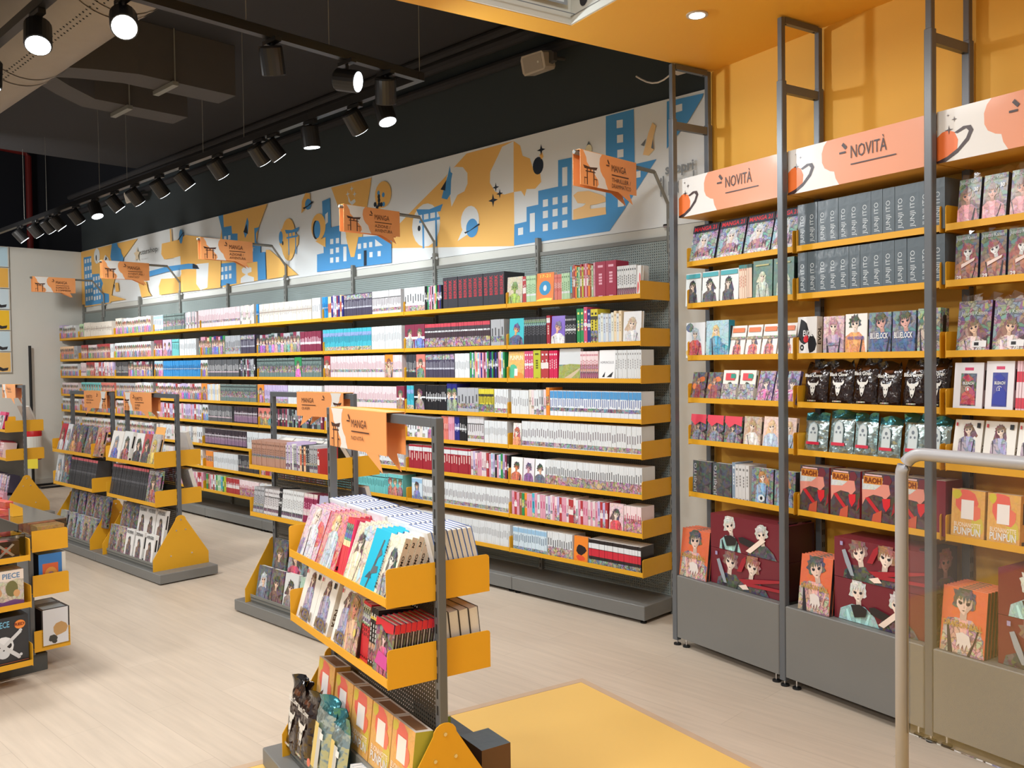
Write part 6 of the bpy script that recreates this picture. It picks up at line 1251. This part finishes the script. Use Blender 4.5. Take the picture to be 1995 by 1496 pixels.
for k, (a0, w_) in enumerate(((-6.14, .26), (-6.90, .26))):
    t = thing('branch_air_duct', ['dark flat branch duct leaving the round duct, right one', 'dark flat branch duct leaving the round duct, left one'][k], 'duct', FA.p(0, 0, 0), FA.yaw, 'dark branch ducts')
    mb = MB(); off = [(2.0, -.25 if k == 0 else .45), (2.25, -.1 if k == 0 else .2), (2.5, 0), (2.7, 0), (3.2, 0)]
    for (b0, s0), (b1, s1) in zip(off[:-1], off[1:]):
        x0, x1 = a0 + s0, a0 + s1
        v = [(x0, b0, 3.5), (x0 + w_, b0, 3.5), (x1 + w_, b1, 3.5), (x1, b1, 3.5)]; v += [(x, y, 3.858) for x, y, _ in v]
        mb.poly(v, [(0, 3, 2, 1), (1, 2, 6, 5), (3, 0, 4, 7), (2, 3, 7, 6)], DUCTD)
    part('duct_shell', mb, t)
    mb = MB(); mb.box(a0 - .03, a0 + w_ + .03, 2.72, 2.76, 3.47, 3.498, GREY)
    for x in (a0 - .02, a0 + w_ + .02): mb.tube([(x, 2.74, 3.48), (x, 2.74, 3.86)], .005, GREY, 6)
    part('hanger_bracket', mb, t)
# pale surface at the top left corner (ceiling cassette with a green indicator)
t = thing('ceiling_unit', 'pale ceiling unit with a small green light, top left corner', 'unit', FA.p(-5.6, .85, 3.5), FA.yaw)
mb = MB(); mb.bbox(-.5, .5, -.35, .28, 0, .25, DUCT, .01); part('housing', mb, t)
mb = MB(); mb.tube([(.1, .2, -.004), (.1, .2, .001)], .008, mat('green_indicator', srgb(60, 200, 120), .4, emit=2), 10); part('indicator', mb, t)
# red sprinkler pipes
mb = MB(); mb.tube([(-14.6, 3.0, 4.9), (-14.6, 4.44, 4.82), (-14.6, 4.49, 4.77), (-14.6, 4.49, .02)], .045, REDP, 10)
single('red_pipe', mb, 'dark red pipe dropping behind the plain end wall at the far left', 'pipe', FA.o, FA.yaw)
mb = MB(); mb.tube([(-14.6, 3.0, 5.2), (-14.6, 4.6, 5.14)], .06, REDP, 10); single('red_pipe', mb, 'short dark red pipe high in the dark ceiling at the far left', 'pipe', FA.o, FA.yaw)

def speaker(a, z, lab):
    t = thing('wall_speaker', lab, 'speaker', FA.p(a, 4.36, z), FA.yaw, 'beige loudspeakers high on the charcoal wall')
    mb = MB()
    pr = [(-.14, -.09), (.12, -.085), (.14, -.06), (.14, .07), (.12, .09), (-.14, .095), (-.16, .06), (-.16, -.06)]
    t.scale = (.68, .68, .68)
    mb.prism(pr, .15, BEIGE, 'y', -.12); part('cabinet', mb, t, rot=(rad(14), 0, 0))
    mb = MB(); mb.box(-.13, .11, -.124, -.119, -.07, .075, mat('speaker_grille', srgb(176, 166, 152), .7, noise=.3, nscale=300)); part('grille', mb, t, rot=(rad(14), 0, 0))
    mb = MB(); mb.tube([(.06, -.126, 0), (.06, -.12, 0)], .011, WHITEW, 12); part('badge', mb, t, rot=(rad(14), 0, 0))
    mb = MB(); mb.prism([(.12, -.05), (.2, -.03), (.2, .05), (.12, .07)], .05, DUCTD, 'y', -.05); mb.tube([(.17, -.03, 0), (.17, .14, .03)], .018, DUCTD, 8); part('bracket', mb, t)
speaker(-3.94, 3.53, 'beige loudspeaker on the charcoal wall below the yellow ceiling edge')
speaker(-10.43, 3.56, 'small beige loudspeaker far along the charcoal wall, behind the spotlights')
mb = MB(); q = []
for k in range(9): q.append((-3.02 + .3 * k / 8 * 1.0, 4.30, 3.60 - .07 * sin(pi * k / 8)))
mb.tube(q, .005, BEIGE, 5); mb.bbox(-2.76, -2.66, 4.27, 4.33, 3.55, 3.60, BEIGE, .004)
single('hanging_cable', mb, 'thin pale cable loop with a connector hanging at the yellow ceiling edge', 'cable', FA.p(.0, -.15, -.42), FA.yaw)

# ================================================================== left end wall things
mb0 = [(0, K(188, 220, 236)), (1, K(240, 186, 84)), (2, K(206, 226, 236)), (3, K(244, 196, 40)), (4, K(196, 220, 232)), (5, K(236, 190, 110))]
t = thing('picture_column', 'column of stacked square light blue and yellow pictures at the left edge', 'panel', FA.p(-12.545, 3.585), FA.yaw)
for k, c in mb0:
    mb = MB(); mb.bbox(0, .05, -.5, .0, 0, .262, WHITEW, .003)
    pn = Pen(mb, (.05, -.5, 0), (0, 1, 0), (0, 0, 1), .5, .262, FLAT); pn.rect(.02, .03, .97, .97, c)
    if k > 1: pn.poly([(.7, .3), (.8, .2), (.92, .24), (.9, .1), (.78, .06), (.66, .16)], K(40, 40, 44)); pn.poly([(.4, .5), (.6, .3), (.7, .6)], K(220, 150, 60))
    part('picture_tile', mb, t, (0, 0, 3.118 - .27 * (k + 1)))
# fire extinguisher on its black stand
q0 = FA.p(-12.46, 3.79, 0)
t = thing('extinguisher_stand', 'black pole stand with a rectangular floor loop by the plain end wall', 'stand', q0, FA.yaw)
mb = MB(); mb.tube([(0, 0, 0), (0, 0, 1.84)], .018, RUBBER, 10); part('pole', mb, t)
mb = MB(); mb.tube([(-.0, .0, .015), (0, .34, .015), (.32, .34, .015), (.32, 0, .015), (0, 0, .015)], .014, RUBBER, 8); part('floor_loop', mb, t)
t = thing('fire_extinguisher', 'red fire extinguisher with a white label hanging behind the far gondola', 'extinguisher', FA.p(-12.20, 3.72, .38), FA.yaw)
mb = MB(); mb.tube([(0, 0, 0), (0, 0, .02), (0, 0, .36), (0, 0, .43), (0, 0, .49), (0, 0, .52)], .1, REDM, 20, rs=[.09, .105, .105, .085, .04, .025]); part('cylinder', mb, t, smooth=True)
mb = MB(); mb.tube([(0, 0, .12), (0, 0, .3)], .107, WHITEW, 20, caps=False); part('paper_label', mb, t)
mb = MB(); mb.tube([(0, 0, .52), (0, 0, .58)], .022, mat('yellow_plastic', srgb(230, 210, 60), .4), 10); mb.tube([(0, 0, .56), (-.13, -.05, .6)], .008, RUBBER, 6); part('valve', mb, t)
mb = MB(); mb.box(-.1, .1, -.13, -.127, -.14, .02, mat('yellow_plastic', srgb(230, 210, 60), .4)); single('yellow_notice', mb, 'small yellow notice under the fire extinguisher', 'notice', FA.p(-12.15, 3.74, .42), FA.yaw + rad(40))

# ================================================================== security gate in the foreground
GX = FR.p(0, 0).x
gp = Vector((.887, 1.995, 0))
t = thing('security_gate', 'satin grey tubular security gate with a clear acrylic panel, right foreground', 'gate', gp, FR.yaw)
mb = MB(); r = .055; pts = [(0, 0, 0), (0, 0, 1.331 - r)]
for k in range(1, 8): an = pi * .5 * k / 7; pts.append((r - r * cos(an), 0, 1.331 - r + r * sin(an)))
pts += [(.62, 0, 1.331)]
for k in range(1, 8): an = pi * .5 * k / 7; pts.append((.62 + r * sin(an), 0, 1.331 - r + r * cos(an)))
pts += [(.62 + r, 0, 0)]
mb.tube(pts, .0145, TUBE, 16); part('tube_frame', mb, t, smooth=True)
mb = MB(); mb.box(.012, .663, -.003, .003, .69, 1.318, ACRYL); part('acrylic_panel', mb, t)
for x in (0, .675):
    mb = MB(); mb.tube([(x, 0, 0), (x, 0, .012), (x, 0, .02)], .05, TUBE, 20, rs=[.05, .05, .03]); part('floor_flange', mb, t)
